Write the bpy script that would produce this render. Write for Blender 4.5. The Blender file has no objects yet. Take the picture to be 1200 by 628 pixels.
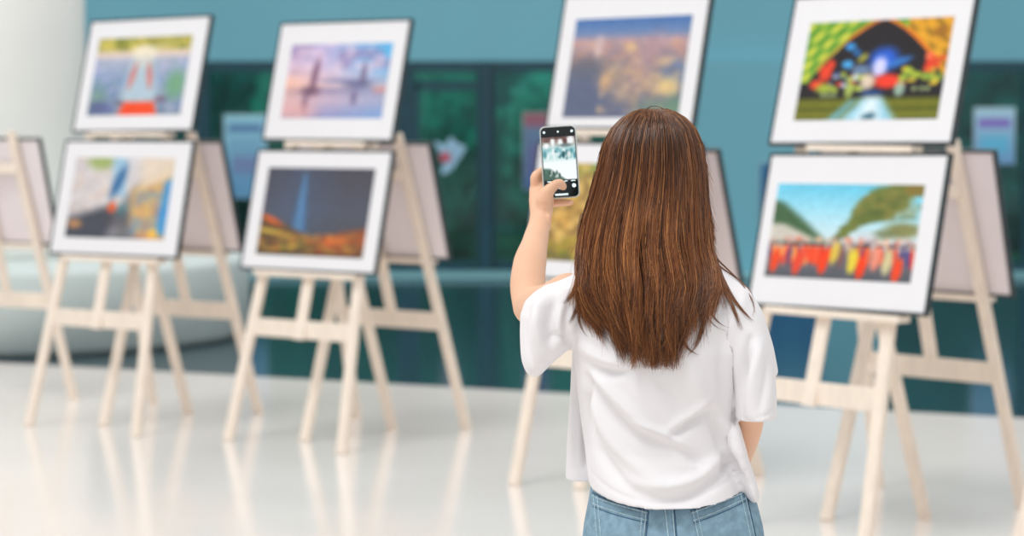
import bpy, bmesh, math, random
import numpy as np
from mathutils import Vector, Matrix, noise
from mathutils.bvhtree import BVHTree

random.seed(7)
rng = np.random.default_rng(7)
scn = bpy.context.scene
col = scn.collection

# ------------------------------------------------------------------ camera
F_PX, HORIZON, CAM_H = 2833.0, 125.0, 1.6
PITCH = math.atan((314 - HORIZON) / F_PX)
cd = bpy.data.cameras.new('camera')
cam = bpy.data.objects.new('camera', cd)
col.objects.link(cam)
cam.location = (0, 0, CAM_H)
cam.rotation_euler = (math.radians(90) - PITCH, 0, 0)
cd.sensor_width = 36
cd.lens = 36 * F_PX / 1200
cd.clip_end = 200
cd.dof.use_dof = True
cd.dof.focus_distance = 4.2
cd.dof.aperture_fstop = 3.8
cd.dof.aperture_blades = 0
scn.camera = cam

# ------------------------------------------------------------------ light
w = bpy.data.worlds.new('world')
scn.world = w
w.use_nodes = True
nt = w.node_tree
nt.nodes.clear()
wo = nt.nodes.new('ShaderNodeOutputWorld')
bg = nt.nodes.new('ShaderNodeBackground')
tc = nt.nodes.new('ShaderNodeTexCoord')
sp = nt.nodes.new('ShaderNodeSeparateXYZ')
cr = nt.nodes.new('ShaderNodeValToRGB')
cr.color_ramp.elements[0].position = 0.0
cr.color_ramp.elements[0].color = (0.90, 0.91, 0.92, 1)
cr.color_ramp.elements[1].position = 0.9
cr.color_ramp.elements[1].color = (1.0, 0.99, 0.98, 1)
nt.links.new(tc.outputs['Generated'], sp.inputs[0])
nt.links.new(sp.outputs['Z'], cr.inputs[0])
nt.links.new(cr.outputs[0], bg.inputs[0])
bg.inputs[1].default_value = 0.81
nt.links.new(bg.outputs[0], wo.inputs[0])


def area(name, loc, target, size, power, colr=(1, 1, 1)):
    l = bpy.data.lights.new(name, 'AREA')
    l.shape = 'RECTANGLE'
    l.size, l.size_y = size
    l.energy = power
    l.color = colr
    o = bpy.data.objects.new(name, l)
    col.objects.link(o)
    o.location = loc
    d = Vector(target) - Vector(loc)
    o.rotation_euler = d.to_track_quat('-Z', 'Y').to_euler()
    return o


area('added_soft_fill', (-2.5, 3.5, 6.5), (0, 6.5, 0), (6, 6), 120, (1, 0.98, 0.95))  # added soft overhead lamp to model the shirt folds, no fixture in view
area('added_soft_fill', (1.0, 14.5, 7.5), (0, 13.5, 0), (9, 6), 170, (1, 0.99, 0.97))  # second added soft lamp, above the far end of the hall
sun = bpy.data.lights.new('sun', 'SUN')
sun.energy = 1.05
sun.angle = math.radians(22)
so = bpy.data.objects.new('sun', sun)
col.objects.link(so)
so.rotation_euler = (math.radians(33), 0, math.radians(-35))

scn.view_settings.view_transform = 'Standard'
scn.view_settings.look = 'None'
scn.view_settings.gamma = 1
scn.view_settings.use_curve_mapping = False
scn.view_settings.exposure = 0.02


# ------------------------------------------------------------------ helpers
def lin(c):
    return tuple((x / 12.92 if x <= 0.04045 else ((x + 0.055) / 1.055) ** 2.4) for x in (v / 255 for v in c))


def at(px, py, Y):
    """world point on the sight line of a photo pixel at world distance Y"""
    cp, sn = math.cos(PITCH), math.sin(PITCH)
    a, b = (px - 600) / F_PX, (py - 314) / F_PX
    d = Vector((a, cp - b * sn, -sn - b * cp))
    return Vector((0, 0, CAM_H)) + d * (Y / d.y)


def material(name, rgb, rough=0.5, spec=0.5, noise_amt=0.0, noise_scale=8.0, bump=0.0, bump_scale=60.0, metal=0.0, stretch=None):
    m = bpy.data.materials.new(name)
    m.use_nodes = True
    t = m.node_tree
    b = t.nodes['Principled BSDF']
    c = lin(rgb)
    b.inputs['Base Color'].default_value = (*c, 1)
    b.inputs['Roughness'].default_value = rough
    b.inputs['Specular IOR Level'].default_value = spec
    b.inputs['Metallic'].default_value = metal
    tcn = t.nodes.new('ShaderNodeTexCoord')
    mp = t.nodes.new('ShaderNodeMapping')
    t.links.new(tcn.outputs['Object'], mp.inputs[0])
    if stretch:
        mp.inputs['Scale'].default_value = stretch
    if noise_amt:
        n = t.nodes.new('ShaderNodeTexNoise')
        n.inputs['Scale'].default_value = noise_scale
        n.inputs['Detail'].default_value = 4
        t.links.new(mp.outputs[0], n.inputs['Vector'])
        r = t.nodes.new('ShaderNodeValToRGB')
        r.color_ramp.elements[0].position = 0.3
        r.color_ramp.elements[1].position = 0.7
        r.color_ramp.elements[0].color = (*[x * (1 - noise_amt) for x in c], 1)
        r.color_ramp.elements[1].color = (*[min(1, x * (1 + noise_amt)) for x in c], 1)
        t.links.new(n.outputs['Fac'], r.inputs[0])
        t.links.new(r.outputs[0], b.inputs['Base Color'])
    if bump:
        n2 = t.nodes.new('ShaderNodeTexNoise')
        n2.inputs['Scale'].default_value = bump_scale
        n2.inputs['Detail'].default_value = 3
        t.links.new(mp.outputs[0], n2.inputs['Vector'])
        bp = t.nodes.new('ShaderNodeBump')
        bp.inputs['Strength'].default_value = bump
        bp.inputs['Distance'].default_value = 0.002
        t.links.new(n2.outputs['Fac'], bp.inputs['Height'])
        t.links.new(bp.outputs[0], b.inputs['Normal'])
    return m


def attr_material(name, attr, rough=0.5, spec=0.5, emit=0.0):
    m = bpy.data.materials.new(name)
    m.use_nodes = True
    t = m.node_tree
    b = t.nodes['Principled BSDF']
    a = t.nodes.new('ShaderNodeAttribute')
    a.attribute_name = attr
    t.links.new(a.outputs['Color'], b.inputs['Base Color'])
    b.inputs['Roughness'].default_value = rough
    b.inputs['Specular IOR Level'].default_value = spec
    if emit:
        b.inputs['Base Color'].default_value = (0, 0, 0, 1)
        t.links.remove(b.inputs['Base Color'].links[0])
        t.links.new(a.outputs['Color'], b.inputs['Emission Color'])
        b.inputs['Emission Strength'].default_value = emit
    return m


def obj(name, mesh, mat, parent=None, smooth=False):
    if isinstance(mesh, bmesh.types.BMesh):
        me = bpy.data.meshes.new(name)
        bmesh.ops.recalc_face_normals(mesh, faces=mesh.faces)
        mesh.to_mesh(me)
        mesh.free()
    else:
        me = mesh
        me.name = name
    if mat and not me.materials:
        me.materials.append(mat)
    if smooth:
        me.shade_smooth()
    o = bpy.data.objects.new(name, me)
    col.objects.link(o)
    if parent:
        o.parent = parent
    return o


def tag(o, label, cat, group=None, kind=None):
    o['label'] = label
    if cat:
        o['category'] = cat
    if group:
        o['group'] = group
    if kind:
        o['kind'] = kind
    return o


def structure(o):
    o['kind'] = 'structure'
    return o


def empty(name, loc=(0, 0, 0), rotz=0.0):
    o = bpy.data.objects.new(name, None)
    o.empty_display_size = 0.1
    col.objects.link(o)
    o.location = loc
    o.rotation_euler = (0, 0, rotz)
    return o


def add_box(bm, c, s, M=None, bevel=0.0):
    r = bmesh.ops.create_cube(bm, size=1.0)
    vs = r['verts']
    for v in vs:
        v.co = Vector((v.co.x * s[0], v.co.y * s[1], v.co.z * s[2]))
    if bevel:
        es = {e for v in vs for e in v.link_edges}
        g = bmesh.ops.bevel(bm, geom=list(es), offset=bevel, segments=2, affect='EDGES', profile=0.5)
        vs = list({v for f in g['faces'] for v in f.verts} | {v for v in vs if v.is_valid})
        # bevel keeps flat faces too: take everything linked
        seen, stack = set(vs), list(vs)
        while stack:
            v = stack.pop()
            for e in v.link_edges:
                o = e.other_vert(v)
                if o not in seen:
                    seen.add(o)
                    stack.append(o)
        vs = list(seen)
    T = Matrix.Translation(Vector(c)) @ (M or Matrix.Identity(4))
    bmesh.ops.transform(bm, matrix=T, verts=vs)
    return vs


def bar(bm, p0, p1, wx, wy, side=(1, 0, 0), bevel=0.003):
    """wooden bar from p0 to p1, wx wide along side, wy thick across it"""
    p0, p1 = Vector(p0), Vector(p1)
    z = (p1 - p0).normalized()
    x = Vector(side)
    x = (x - z * x.dot(z)).normalized()
    y = z.cross(x)
    M = Matrix((x, y, z)).transposed().to_4x4()
    add_box(bm, (p0 + p1) / 2, (wx, wy, (p1 - p0).length), M, bevel)


def limb(bm, pts, rad, side=(1, 0, 0), seg=20, n=2.0, flat=False):
    """tapering tube through pts; rad = [(r_side, r_other), ...]"""
    pts = [Vector(p) for p in pts]
    rings = []
    N = len(pts)
    sub_p, sub_r = [], []
    K = 5
    for i in range(N - 1):
        a = pts[max(i - 1, 0)]
        b, c = pts[i], pts[i + 1]
        d = pts[min(i + 2, N - 1)]
        for k in range(K):
            t = k / K
            q = 0.5 * ((2 * b) + (c - a) * t + (2 * a - 5 * b + 4 * c - d) * t * t + (-a + 3 * b - 3 * c + d) * t ** 3)
            sub_p.append(q)
            u = t * t * (3 - 2 * t) * 0.5 + t * 0.5
            sub_r.append((rad[i][0] * (1 - u) + rad[i + 1][0] * u, rad[i][1] * (1 - u) + rad[i + 1][1] * u))
    sub_p.append(pts[-1])
    sub_r.append(rad[-1])
    # rounded ends
    d0 = (sub_p[0] - sub_p[1]).normalized()
    d1 = (sub_p[-1] - sub_p[-2]).normalized()
    r0, r1 = min(sub_r[0]), min(sub_r[-1])
    P, R = [], []
    for a in (88, 60, 30):
        a = math.radians(a)
        P.append(sub_p[0] + d0 * r0 * math.sin(a) * 0.9)
        R.append((sub_r[0][0] * math.cos(a), sub_r[0][1] * math.cos(a)))
    P += sub_p
    R += sub_r
    for a in (() if flat else (30, 60, 88)):
        a = math.radians(a)
        P.append(sub_p[-1] + d1 * r1 * math.sin(a) * 0.9)
        R.append((sub_r[-1][0] * math.cos(a), sub_r[-1][1] * math.cos(a)))
    for i, p in enumerate(P):
        t = (P[min(i + 1, len(P) - 1)] - P[max(i - 1, 0)]).normalized()
        s = Vector(side)
        s = (s - t * s.dot(t)).normalized()
        o = t.cross(s)
        ring = []
        for k in range(seg):
            a = 2 * math.pi * k / seg
            ca, sa = math.cos(a), math.sin(a)
            ca = math.copysign(abs(ca) ** (2 / n), ca)
            sa = math.copysign(abs(sa) ** (2 / n), sa)
            ring.append(bm.verts.new(p + s * R[i][0] * ca + o * R[i][1] * sa))
        rings.append(ring)
    skin(bm, rings)


def skin(bm, rings):
    for a, b in zip(rings, rings[1:]):
        n = len(a)
        for k in range(n):
            bm.faces.new((a[k], a[(k + 1) % n], b[(k + 1) % n], b[k]))
    bm.faces.new(rings[0][::-1])
    bm.faces.new(rings[-1])


def torso(bm, levels, seg=48, n=2.3):
    """levels: (xl, xr, yfront_of_camera, yfar, z, side_lift)"""
    rings = []
    for xl, xr, yb, yf, z, lift in levels:
        cx, cy, a, b = (xl + xr) / 2, (yb + yf) / 2, (xr - xl) / 2, (yf - yb) / 2
        ring = []
        for k in range(seg):
            t = 2 * math.pi * k / seg
            ca, sa = math.cos(t), math.sin(t)
            x = cx + a * math.copysign(abs(ca) ** (2 / n), ca)
            y = cy + b * math.copysign(abs(sa) ** (2 / n), sa)
            ring.append(bm.verts.new((x, y, z + lift * ca * ca)))
        rings.append(ring)
    skin(bm, rings)


def fuse(bm, voxel, smooth_it=4, smooth_f=0.5):
    """one continuous surface out of overlapping volumes"""
    me = bpy.data.meshes.new('fused')
    bmesh.ops.recalc_face_normals(bm, faces=bm.faces)
    bm.to_mesh(me)
    bm.free()
    o = bpy.data.objects.new('fused', me)
    col.objects.link(o)
    md = o.modifiers.new('r', 'REMESH')
    md.mode = 'VOXEL'
    md.voxel_size = voxel
    md.use_smooth_shade = True
    sm = o.modifiers.new('s', 'SMOOTH')
    sm.factor = smooth_f
    sm.iterations = smooth_it
    dg = bpy.context.evaluated_depsgraph_get()
    out = bpy.data.meshes.new_from_object(o.evaluated_get(dg))
    bpy.data.objects.remove(o)
    bpy.data.meshes.remove(me)
    out.shade_smooth()
    return out


def mesh_from_np(name, verts, faces4):
    me = bpy.data.meshes.new(name)
    nv, nf = len(verts), len(faces4)
    k = faces4.shape[1]
    me.vertices.add(nv)
    me.vertices.foreach_set('co', np.ascontiguousarray(verts, dtype=np.float32).ravel())
    me.loops.add(nf * k)
    me.loops.foreach_set('vertex_index', np.ascontiguousarray(faces4, dtype=np.int32).ravel())
    me.polygons.add(nf)
    me.polygons.foreach_set('loop_start', np.arange(0, nf * k, k, dtype=np.int32))
    me.update(calc_edges=True)
    return me


def set_colors(me, name, rgb):
    a = me.color_attributes.new(name, 'FLOAT_COLOR', 'POINT')
    d = np.ones((len(me.vertices), 4), np.float32)
    d[:, :3] = rgb
    a.data.foreach_set('color', d.ravel())


def srgb2lin(a):
    a = np.clip(a, 0, 255) / 255
    return np.where(a <= 0.04045, a / 12.92, ((a + 0.055) / 1.055) ** 2.4)


def cylinder(bm, c, r, z0, z1, seg=96, bev=0.02):
    prof = [(r - bev, z0), (r, z0 + bev), (r, z1 - bev), (r - bev * 0.3, z1 - bev * 0.3), (r - bev, z1)]
    rings = [[bm.verts.new((c[0] + p[0] * math.cos(2 * math.pi * k / seg), c[1] + p[0] * math.sin(2 * math.pi * k / seg), p[1])) for k in range(seg)] for p in prof]
    skin(bm, rings)


# ------------------------------------------------------------------ materials
M_floor = material('polished white stone', (236, 229, 223), rough=0.16, spec=0.6, noise_amt=0.03, noise_scale=1.3)
M_dark = material('dark glossy tile', (24, 58, 68), rough=0.12, spec=0.7, noise_amt=0.15, noise_scale=2)
M_teal = material('teal painted panel', (112, 174, 190), rough=0.45, spec=0.4, noise_amt=0.05, noise_scale=0.5)
M_white = material('white plaster', (246, 247, 243), rough=0.6, noise_amt=0.02, noise_scale=2)
M_frame_dark = material('dark teal metal', (16, 66, 80), rough=0.35, noise_amt=0.1)
M_wood = material('pale pine', (236, 223, 208), rough=0.55, spec=0.35, noise_amt=0.07, noise_scale=9, bump=0.15, stretch=(6, 6, 0.7))
M_blackframe = material('black frame', (26, 42, 48), rough=0.4, noise_amt=0.1)
M_mat = material('white mount board', (228, 228, 231), rough=0.6, noise_amt=0.01)
M_back = material('grey backing board', (230, 222, 225), rough=0.8, noise_amt=0.03, noise_scale=5)
M_print = attr_material('printed photograph', 'print', rough=0.35, spec=0.35)


# ------------------------------------------------------------------ structure
def poly_slab(name, pts, z0, z1, mat):
    bm = bmesh.new()
    lo = [bm.verts.new((x, y, z0)) for x, y in pts]
    hi = [bm.verts.new((x, y, z1)) for x, y in pts]
    skin(bm, [lo, hi])
    return structure(obj(name, bm, mat))


EDGE_A = Vector((-2.61, 14.8))
EDGE_B = Vector((2.58, 12.4))
ed = (EDGE_B - EDGE_A).normalized()
eL, eR = EDGE_A - ed * 8, EDGE_B + ed * 8
poly_slab('floor', [(-10, -3), (10, -3), (eR.x, eR.y), (eL.x, eL.y)], -0.1, 0, M_floor)
poly_slab('floor_outer', [(eL.x, eL.y), (eR.x, eR.y), (11, 24), (-11, 24)], -0.1, 0, M_dark)

GY = 23.2
S_G = F_PX / GY


def gx(px):
    return (px - 600) / S_G


def gz(py):
    return CAM_H - (py - HORIZON) / S_G


HEAD = gz(72)
bm = bmesh.new()
add_box(bm, (0, GY + 0.2, (HEAD + 3.1) / 2), (22, 0.5, 3.1 - HEAD))
structure(obj('wall_back', bm, M_teal))
bm = bmesh.new()
add_box(bm, ((gx(770) + gx(1030)) / 2, GY - 0.05, HEAD / 2), (gx(1030) - gx(770), 0.4, HEAD))
structure(obj('wall_pier', bm, M_teal))

# tinted glass
gm = bpy.data.materials.new('tinted glass')
gm.use_nodes = True
t = gm.node_tree
t.nodes.clear()
o_ = t.nodes.new('ShaderNodeOutputMaterial')
tr = t.nodes.new('ShaderNodeBsdfTransparent')
tr.inputs[0].default_value = (0.25, 0.64, 0.70, 1)
gl = t.nodes.new('ShaderNodeBsdfGlossy')
gl.inputs['Roughness'].default_value = 0.05
gl.inputs['Color'].default_value = (0.8, 1, 1, 1)
fr = t.nodes.new('ShaderNodeFresnel')
fr.inputs[0].default_value = 1.5
mx = t.nodes.new('ShaderNodeMixShader')
t.links.new(fr.outputs[0], mx.inputs[0])
t.links.new(tr.outputs[0], mx.inputs[1])
t.links.new(gl.outputs[0], mx.inputs[2])
t.links.new(mx.outputs[0], o_.inputs[0])
M_glass = gm

# the glass front: windows between dark mullions, with their frames
spans = [(-300, 96), (96, 235), (235, 478), (478, 566), (574, 770), (1030, 1210), (1210, 1500)]
for i, (a, b) in enumerate(spans):
    x0, x1 = gx(a), gx(b)
    bm = bmesh.new()
    fw_ = 0.10 if a not in (478, 574) else 0.06
    for cx, sx in ((x0 + fw_ / 2, fw_), (x1 - fw_ / 2, fw_)):
        add_box(bm, (cx, GY, HEAD / 2), (sx, 0.12, HEAD), bevel=0.005)
    add_box(bm, ((x0 + x1) / 2, GY, HEAD - 0.05), (x1 - x0 - 2 * fw_, 0.12, 0.1))
    add_box(bm, ((x0 + x1) / 2, GY, 0.06), (x1 - x0 - 2 * fw_, 0.12, 0.12))
    nm = ('door_%d' if a in (478, 574) else 'window_%d') % (i + 1)
    fo = structure(obj(nm, bm, M_frame_dark))
    bm = bmesh.new()
    add_box(bm, ((x0 + x1) / 2, GY, (0.12 + HEAD - 0.1) / 2), (x1 - x0 - 2 * fw_, 0.012, HEAD - 0.22))
    obj('glass_pane', bm, M_glass, fo)
    if a == 478:
        bm = bmesh.new()
        add_box(bm, (gx(487), GY - 0.02, 0.95), (0.07, 0.1, 1.75))
        add_box(bm, (gx(528), GY - 0.02, 1.80), (0.66, 0.1, 0.08))
        obj('door_leaf_frame', bm, M_frame_dark, fo)
bm = bmesh.new()
add_box(bm, (gx(570), GY - 0.03, HEAD / 2), (0.09, 0.22, HEAD))
structure(obj('trim_1', bm, M_frame_dark))
bm = bmesh.new()
add_box(bm, (0, GY - 0.5, 0.02), (21, 0.7, 0.04), bevel=0.01)
structure(obj('trim_2', bm, material('pale teal reflection band', (120, 170, 178), rough=0.3)))  # flat strip whose pale colour imitates the bright reflection at the glass foot

# round white column on a low round plinth
bm = bmesh.new()
cylinder(bm, (-3.62, 17.0), 0.62, 0.562, 4.4)
tag(obj('round_column', bm, M_white, smooth=True), 'thick round white column rising from the round bench at the left edge', 'column')
bm = bmesh.new()
cylinder(bm, (-3.62, 17.0), 1.76, 0.0, 0.56, bev=0.05)
tag(obj('round_bench', bm, material('pale grey green plaster', (196, 208, 206), rough=0.5, noise_amt=0.03, noise_scale=2), smooth=True), 'low round white bench wrapped around the thick column at the left edge', 'bench')

# lawn and planting beyond the glass
poly_slab('ground', [(-14, 24.05), (14, 24.05), (14, 40), (-14, 40)], -0.12, -0.02, material('lawn', (60, 110, 60), rough=0.9, noise_amt=0.3, noise_scale=3))
M_leaf = [material('foliage', c, rough=0.7, noise_amt=0.5, noise_scale=4, bump=0.4, bump_scale=8) for c in ((74, 160, 120), (48, 132, 112), (130, 190, 150))]


def bush(x, y, r, h, mi, label):
    bm = bmesh.new()
    bmesh.ops.create_icosphere(bm, subdivisions=5, radius=1.0)
    for v in bm.verts:
        n = v.co.normalized()
        k = 1 + 0.22 * noise.noise(n * 2.2 + Vector((x, y, 0))) + 0.14 * noise.noise(n * 7 + Vector((y, x, 3))) + 0.08 * noise.noise(n * 19)
        v.co = Vector((n.x * r * k, n.y * r * 0.7 * k, n.z * h / 2 * k + h / 2))
    for v in bm.verts:
        v.co.z = max(v.co.z, 0.0)
    o = obj('garden_bush', bm, M_leaf[mi], smooth=True)
    o.location = (x, y, -0.02)
    tag(o, label, 'bush', 'bushes beyond the glass front')


bush(-4.6, 28.6, 1.5, 3.0, 1, 'dark green bush behind the glass right of the white column')
bush(-2.0, 27.4, 0.9, 2.5, 0, 'green bush behind the glass between the two left picture stands')
bush(-0.75, 26.0, 0.65, 2.15, 0, 'green bush seen through the glass door left of the mullion')
bush(0.9, 27.5, 1.0, 2.3, 2, 'lighter green bush seen through the glass door just left of the phone')
bush(5.3, 27.6, 1.6, 3.0, 1, 'dark green bush behind the glass at the right edge')
bm = bmesh.new()
add_box(bm, (0, 31, 2.0), (26, 0.8, 4.0))
bmesh.ops.subdivide_edges(bm, edges=bm.edges, cuts=30, use_grid_fill=True)
for v in bm.verts:
    v.co += Vector((0, noise.noise(v.co * 1.5) * 0.4 + noise.noise(v.co * 5) * 0.15, noise.noise(v.co * 2) * 0.25 if v.co.z > 0.1 else 0))
tag(obj('clipped_hedge', bm, M_leaf[1], smooth=True), 'long dark green hedge behind the bushes beyond the glass front', 'hedge')


# ------------------------------------------------------------------ print pictures
class Paint:
    def __init__(s, w, h, seed=0):
        s.w, s.h = w, h
        s.U, s.V = np.meshgrid(np.linspace(0, 1, w), np.linspace(0, 1, h))
        s.I = np.zeros((h, w, 3))
        s.r = np.random.default_rng(seed)

    def grad(s, stops, axis='v'):
        A = s.V if axis == 'v' else s.U
        xs = [q[0] for q in stops]
        for k in range(3):
            s.I[..., k] = np.interp(A, xs, [q[1][k] for q in stops])

    def mix(s, mask, c):
        mask = np.clip(mask, 0, 1)[..., None]
        s.I = s.I * (1 - mask) + np.array(c, float) * mask

    def blob(s, cx, cy, rx, ry, c, a=1.0, ang=0.0, soft=0.5):
        t = math.radians(ang)
        dx, dy = s.U - cx, (s.V - cy)
        x = (dx * math.cos(t) + dy * math.sin(t)) / rx
        y = (-dx * math.sin(t) + dy * math.cos(t)) / ry
        d = np.sqrt(x * x + y * y)
        s.mix(a * np.clip((1 + soft / 2 - d) / soft, 0, 1), c)

    def poly(s, pts, c, a=1.0, soft=0.03):
        m = np.full(s.U.shape, 9.0)
        n = len(pts)
        ar = sum(pts[i][0] * pts[(i + 1) % n][1] - pts[(i + 1) % n][0] * pts[i][1] for i in range(n))
        sg = 1 if ar > 0 else -1
        for i in range(n):
            (x0, y0), (x1, y1) = pts[i], pts[(i + 1) % n]
            L = math.hypot(x1 - x0, y1 - y0) + 1e-9
            m = np.minimum(m, sg * ((x1 - x0) * (s.V - y0) - (y1 - y0) * (s.U - x0)) / L)
        s.mix(a * np.clip(m / soft + 0.5, 0, 1), c)

    def nz(s, n, seed):
        g = np.random.default_rng(seed).random((n + 2, n + 2))
        x, y = s.U * n, s.V * n
        i, j = x.astype(int), y.astype(int)
        fx, fy = x - i, y - j
        fx, fy = fx * fx * (3 - 2 * fx), fy * fy * (3 - 2 * fy)
        return (g[j, i] * (1 - fx) + g[j, i + 1] * fx) * (1 - fy) + (g[j + 1, i] * (1 - fx) + g[j + 1, i + 1] * fx) * fy

    def mottle(s, mask, cols, n=9, a=0.8, seed=1):
        for k, c in enumerate(cols):
            s.mix(mask * a * np.clip((s.nz(n + 3 * k, seed + k) - 0.5) * 4, 0, 1), c)

    def scatter(s, k, box, size, cols, a=0.8, soft=0.8):
        for _ in range(k):
            s.blob(s.r.uniform(box[0], box[2]), s.r.uniform(box[1], box[3]), size * s.r.uniform(.6, 1.4), size * s.r.uniform(.6, 1.6), cols[s.r.integers(len(cols))], a, 0, soft)


def p_lakeside(p):
    p.grad([(0, (150, 150, 60)), (.13, (190, 180, 110)), (.22, (222, 200, 190)), (.3, (170, 178, 200)), (.6, (120, 145, 180)), (1, (105, 125, 150))])
    p.mottle(p.V < .17, [(110, 125, 40), (205, 190, 90), (160, 150, 70)], 10, .8, 3)
    p.mottle(p.V > .27, [(150, 165, 205), (130, 155, 160), (185, 180, 205)], 9, .4, 9)
    p.blob(.9, .62, .1, .18, (110, 165, 115), .8, 0, 1)
    p.blob(.08, .8, .09, .2, (110, 150, 130), .6, 0, 1)
    p.blob(.12, .9, .13, .08, (80, 80, 140), .7, 0, 1)
    p.poly([(.42, .25), (.62, .25), (.74, .8), (.72, .9), (.34, .9), (.32, .8)], (176, 198, 210), .9, .1)
    p.blob(.52, .2, .13, .09, (232, 222, 198), 1, 0, .6)
    p.blob(.52, .32, .1, .07, (205, 205, 200), .8, 0, .8)
    p.blob(.43, .5, .03, .16, (206, 120, 110), .9, 8, .8)
    p.blob(.61, .5, .03, .16, (206, 120, 110), .9, -8, .8)
    p.poly([(.38, .83), (.7, .83), (.76, 1.05), (.32, 1.05)], (236, 74, 28), 1, .05)
    p.blob(.33, .84, .05, .04, (90, 70, 90), .6, 0, 1)
    p.blob(.76, .8, .06, .04, (120, 70, 90), .6, 0, 1)


def p_street(p):
    p.grad([(0, (208, 205, 208)), (.6, (200, 192, 190)), (1, (120, 120, 130))])
    p.mottle(p.U < .4, [(225, 222, 224), (190, 180, 185), (215, 195, 180)], 8, .5, 3)
    p.blob(.27, .05, .13, .1, (150, 170, 95), .9, 0, .9)
    p.poly([(-.05, .78), (.2, .68), (.42, .58), (.5, .7), (.4, 1.05), (-.05, 1.05)], (62, 66, 78), .95, .1)
    p.blob(.08, .83, .07, .05, (196, 140, 90), .9, 0, 1)
    p.poly([(.38, -.05), (.52, -.05), (.56, .5), (.42, .45)], (150, 190, 215), .9, .06)
    p.blob(.47, .3, .05, .2, (50, 100, 150), .9, 15, .8)
    p.poly([(.56, .5), (.62, -.05), (.7, -.05), (.66, 1.05), (.42, 1.05), (.42, .7)], (96, 98, 100), .7, .1)
    p.poly([(.62, .4), (.98, .05), (1.05, .05), (1.05, 1.05), (.82, 1.05), (.64, .8)], (205, 165, 105), .95, .08)
    p.poly([(.66, -.05), (1.05, -.05), (1.05, .2), (.7, .4)], (222, 205, 185), .9, .1)
    p.mottle((p.U > .66) & (p.V > .35), [(90, 140, 190), (214, 180, 100), (190, 130, 100)], 9, .5, 21)
    p.poly([(.93, .3), (1.05, .2), (1.05, .95), (.9, .95)], (50, 145, 215), .85, .05)
    p.blob(.88, .93, .05, .06, (245, 190, 70), .9, 0, .8)
    p.blob(.44, .62, .045, .07, (222, 96, 50), .95, 0, .6)
    p.blob(.54, .66, .05, .1, (70, 120, 130), .8, 0, .8)
    p.blob(.5, .76, .12, .1, (74, 70, 76), .6, 0, 1)


def p_sunset(p):
    p.grad([(0, (176, 168, 212)), (.35, (206, 186, 214)), (.55, (226, 190, 190)), (.62, (160, 140, 170)), (.75, (205, 175, 190)), (1, (150, 145, 190))])
    p.mix(np.clip(p.U * 1.6 - .55, 0, 1) * np.clip(1.2 - 1.5 * p.V, 0, 1), (92, 176, 226))
    p.mix(np.clip(p.U * 1.5 - .4, 0, 1) * np.clip(p.V * 2 - 1.1, 0, 1), (120, 160, 208))
    p.mix(np.clip(.6 - 1.6 * p.U, 0, 1) * np.clip(1 - abs(p.V - .55) * 2.5, 0, 1), (250, 186, 150))
    p.mottle(p.V < .4, [(150, 120, 165), (232, 205, 220)], 7, .5, 5)
    p.blob(.62, .5, .3, .03, (130, 130, 175), .9, 0, .9)
    p.blob(.28, .42, .035, .22, (118, 84, 110), .85, 3, .9)
    p.blob(.26, .63, .09, .07, (110, 80, 100), .8, 0, .9)
    p.blob(.22, .8, .03, .14, (110, 80, 110), .7, 0, .9)
    p.blob(.76, .42, .03, .16, (110, 98, 130), .8, 0, .9)
    p.blob(.72, .55, .13, .05, (96, 98, 135), .8, 0, .9)
    p.blob(.7, .72, .03, .1, (110, 100, 140), .8, 0, .9)
    p.blob(.12, .92, .2, .12, (240, 176, 160), .6, 0, 1)
    p.blob(.95, .62, .08, .05, (220, 150, 140), .7, 0, 1)


def p_tower(p):
    p.grad([(0, (74, 72, 82)), (.5, (80, 84, 98)), (.75, (78, 78, 86)), (1, (64, 58, 52))])
    p.mix(np.clip(1 - abs(p.U - .35) * 2.5, 0, 1) * .4, (70, 96, 130))
    p.poly([(.345, .08), (.38, .08), (.44, .76), (.3, .76)], (70, 120, 170), .75, .04)
    p.poly([(.35, .25), (.365, .1), (.385, .7), (.35, .7)], (120, 165, 200), .5, .03)
    p.poly([(-.05, .5), (.12, .56), (.38, .72), (.6, .82), (.6, 1.05), (-.05, 1.05)], (100, 72, 44), .9, .05)
    p.blob(.1, .6, .12, .03, (216, 98, 40), .9, 28, 1)
    p.blob(.18, .75, .26, .025, (214, 186, 70), .9, 12, 1)
    p.blob(.3, .9, .2, .02, (190, 170, 60), .8, -14, 1)
    p.poly([(.55, .82), (.78, .72), (1.05, .66), (1.05, 1.05), (.5, 1.05)], (150, 80, 44), .9, .06)
    p.mottle((p.V > .74), [(190, 96, 50), (96, 88, 54), (190, 150, 64)], 12, .45, 8)
    p.mix((p.V > .95) * .5, (50, 46, 44))
    p.blob(.72, .82, .12, .05, (222, 104, 50), .6, -10, 1)


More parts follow.
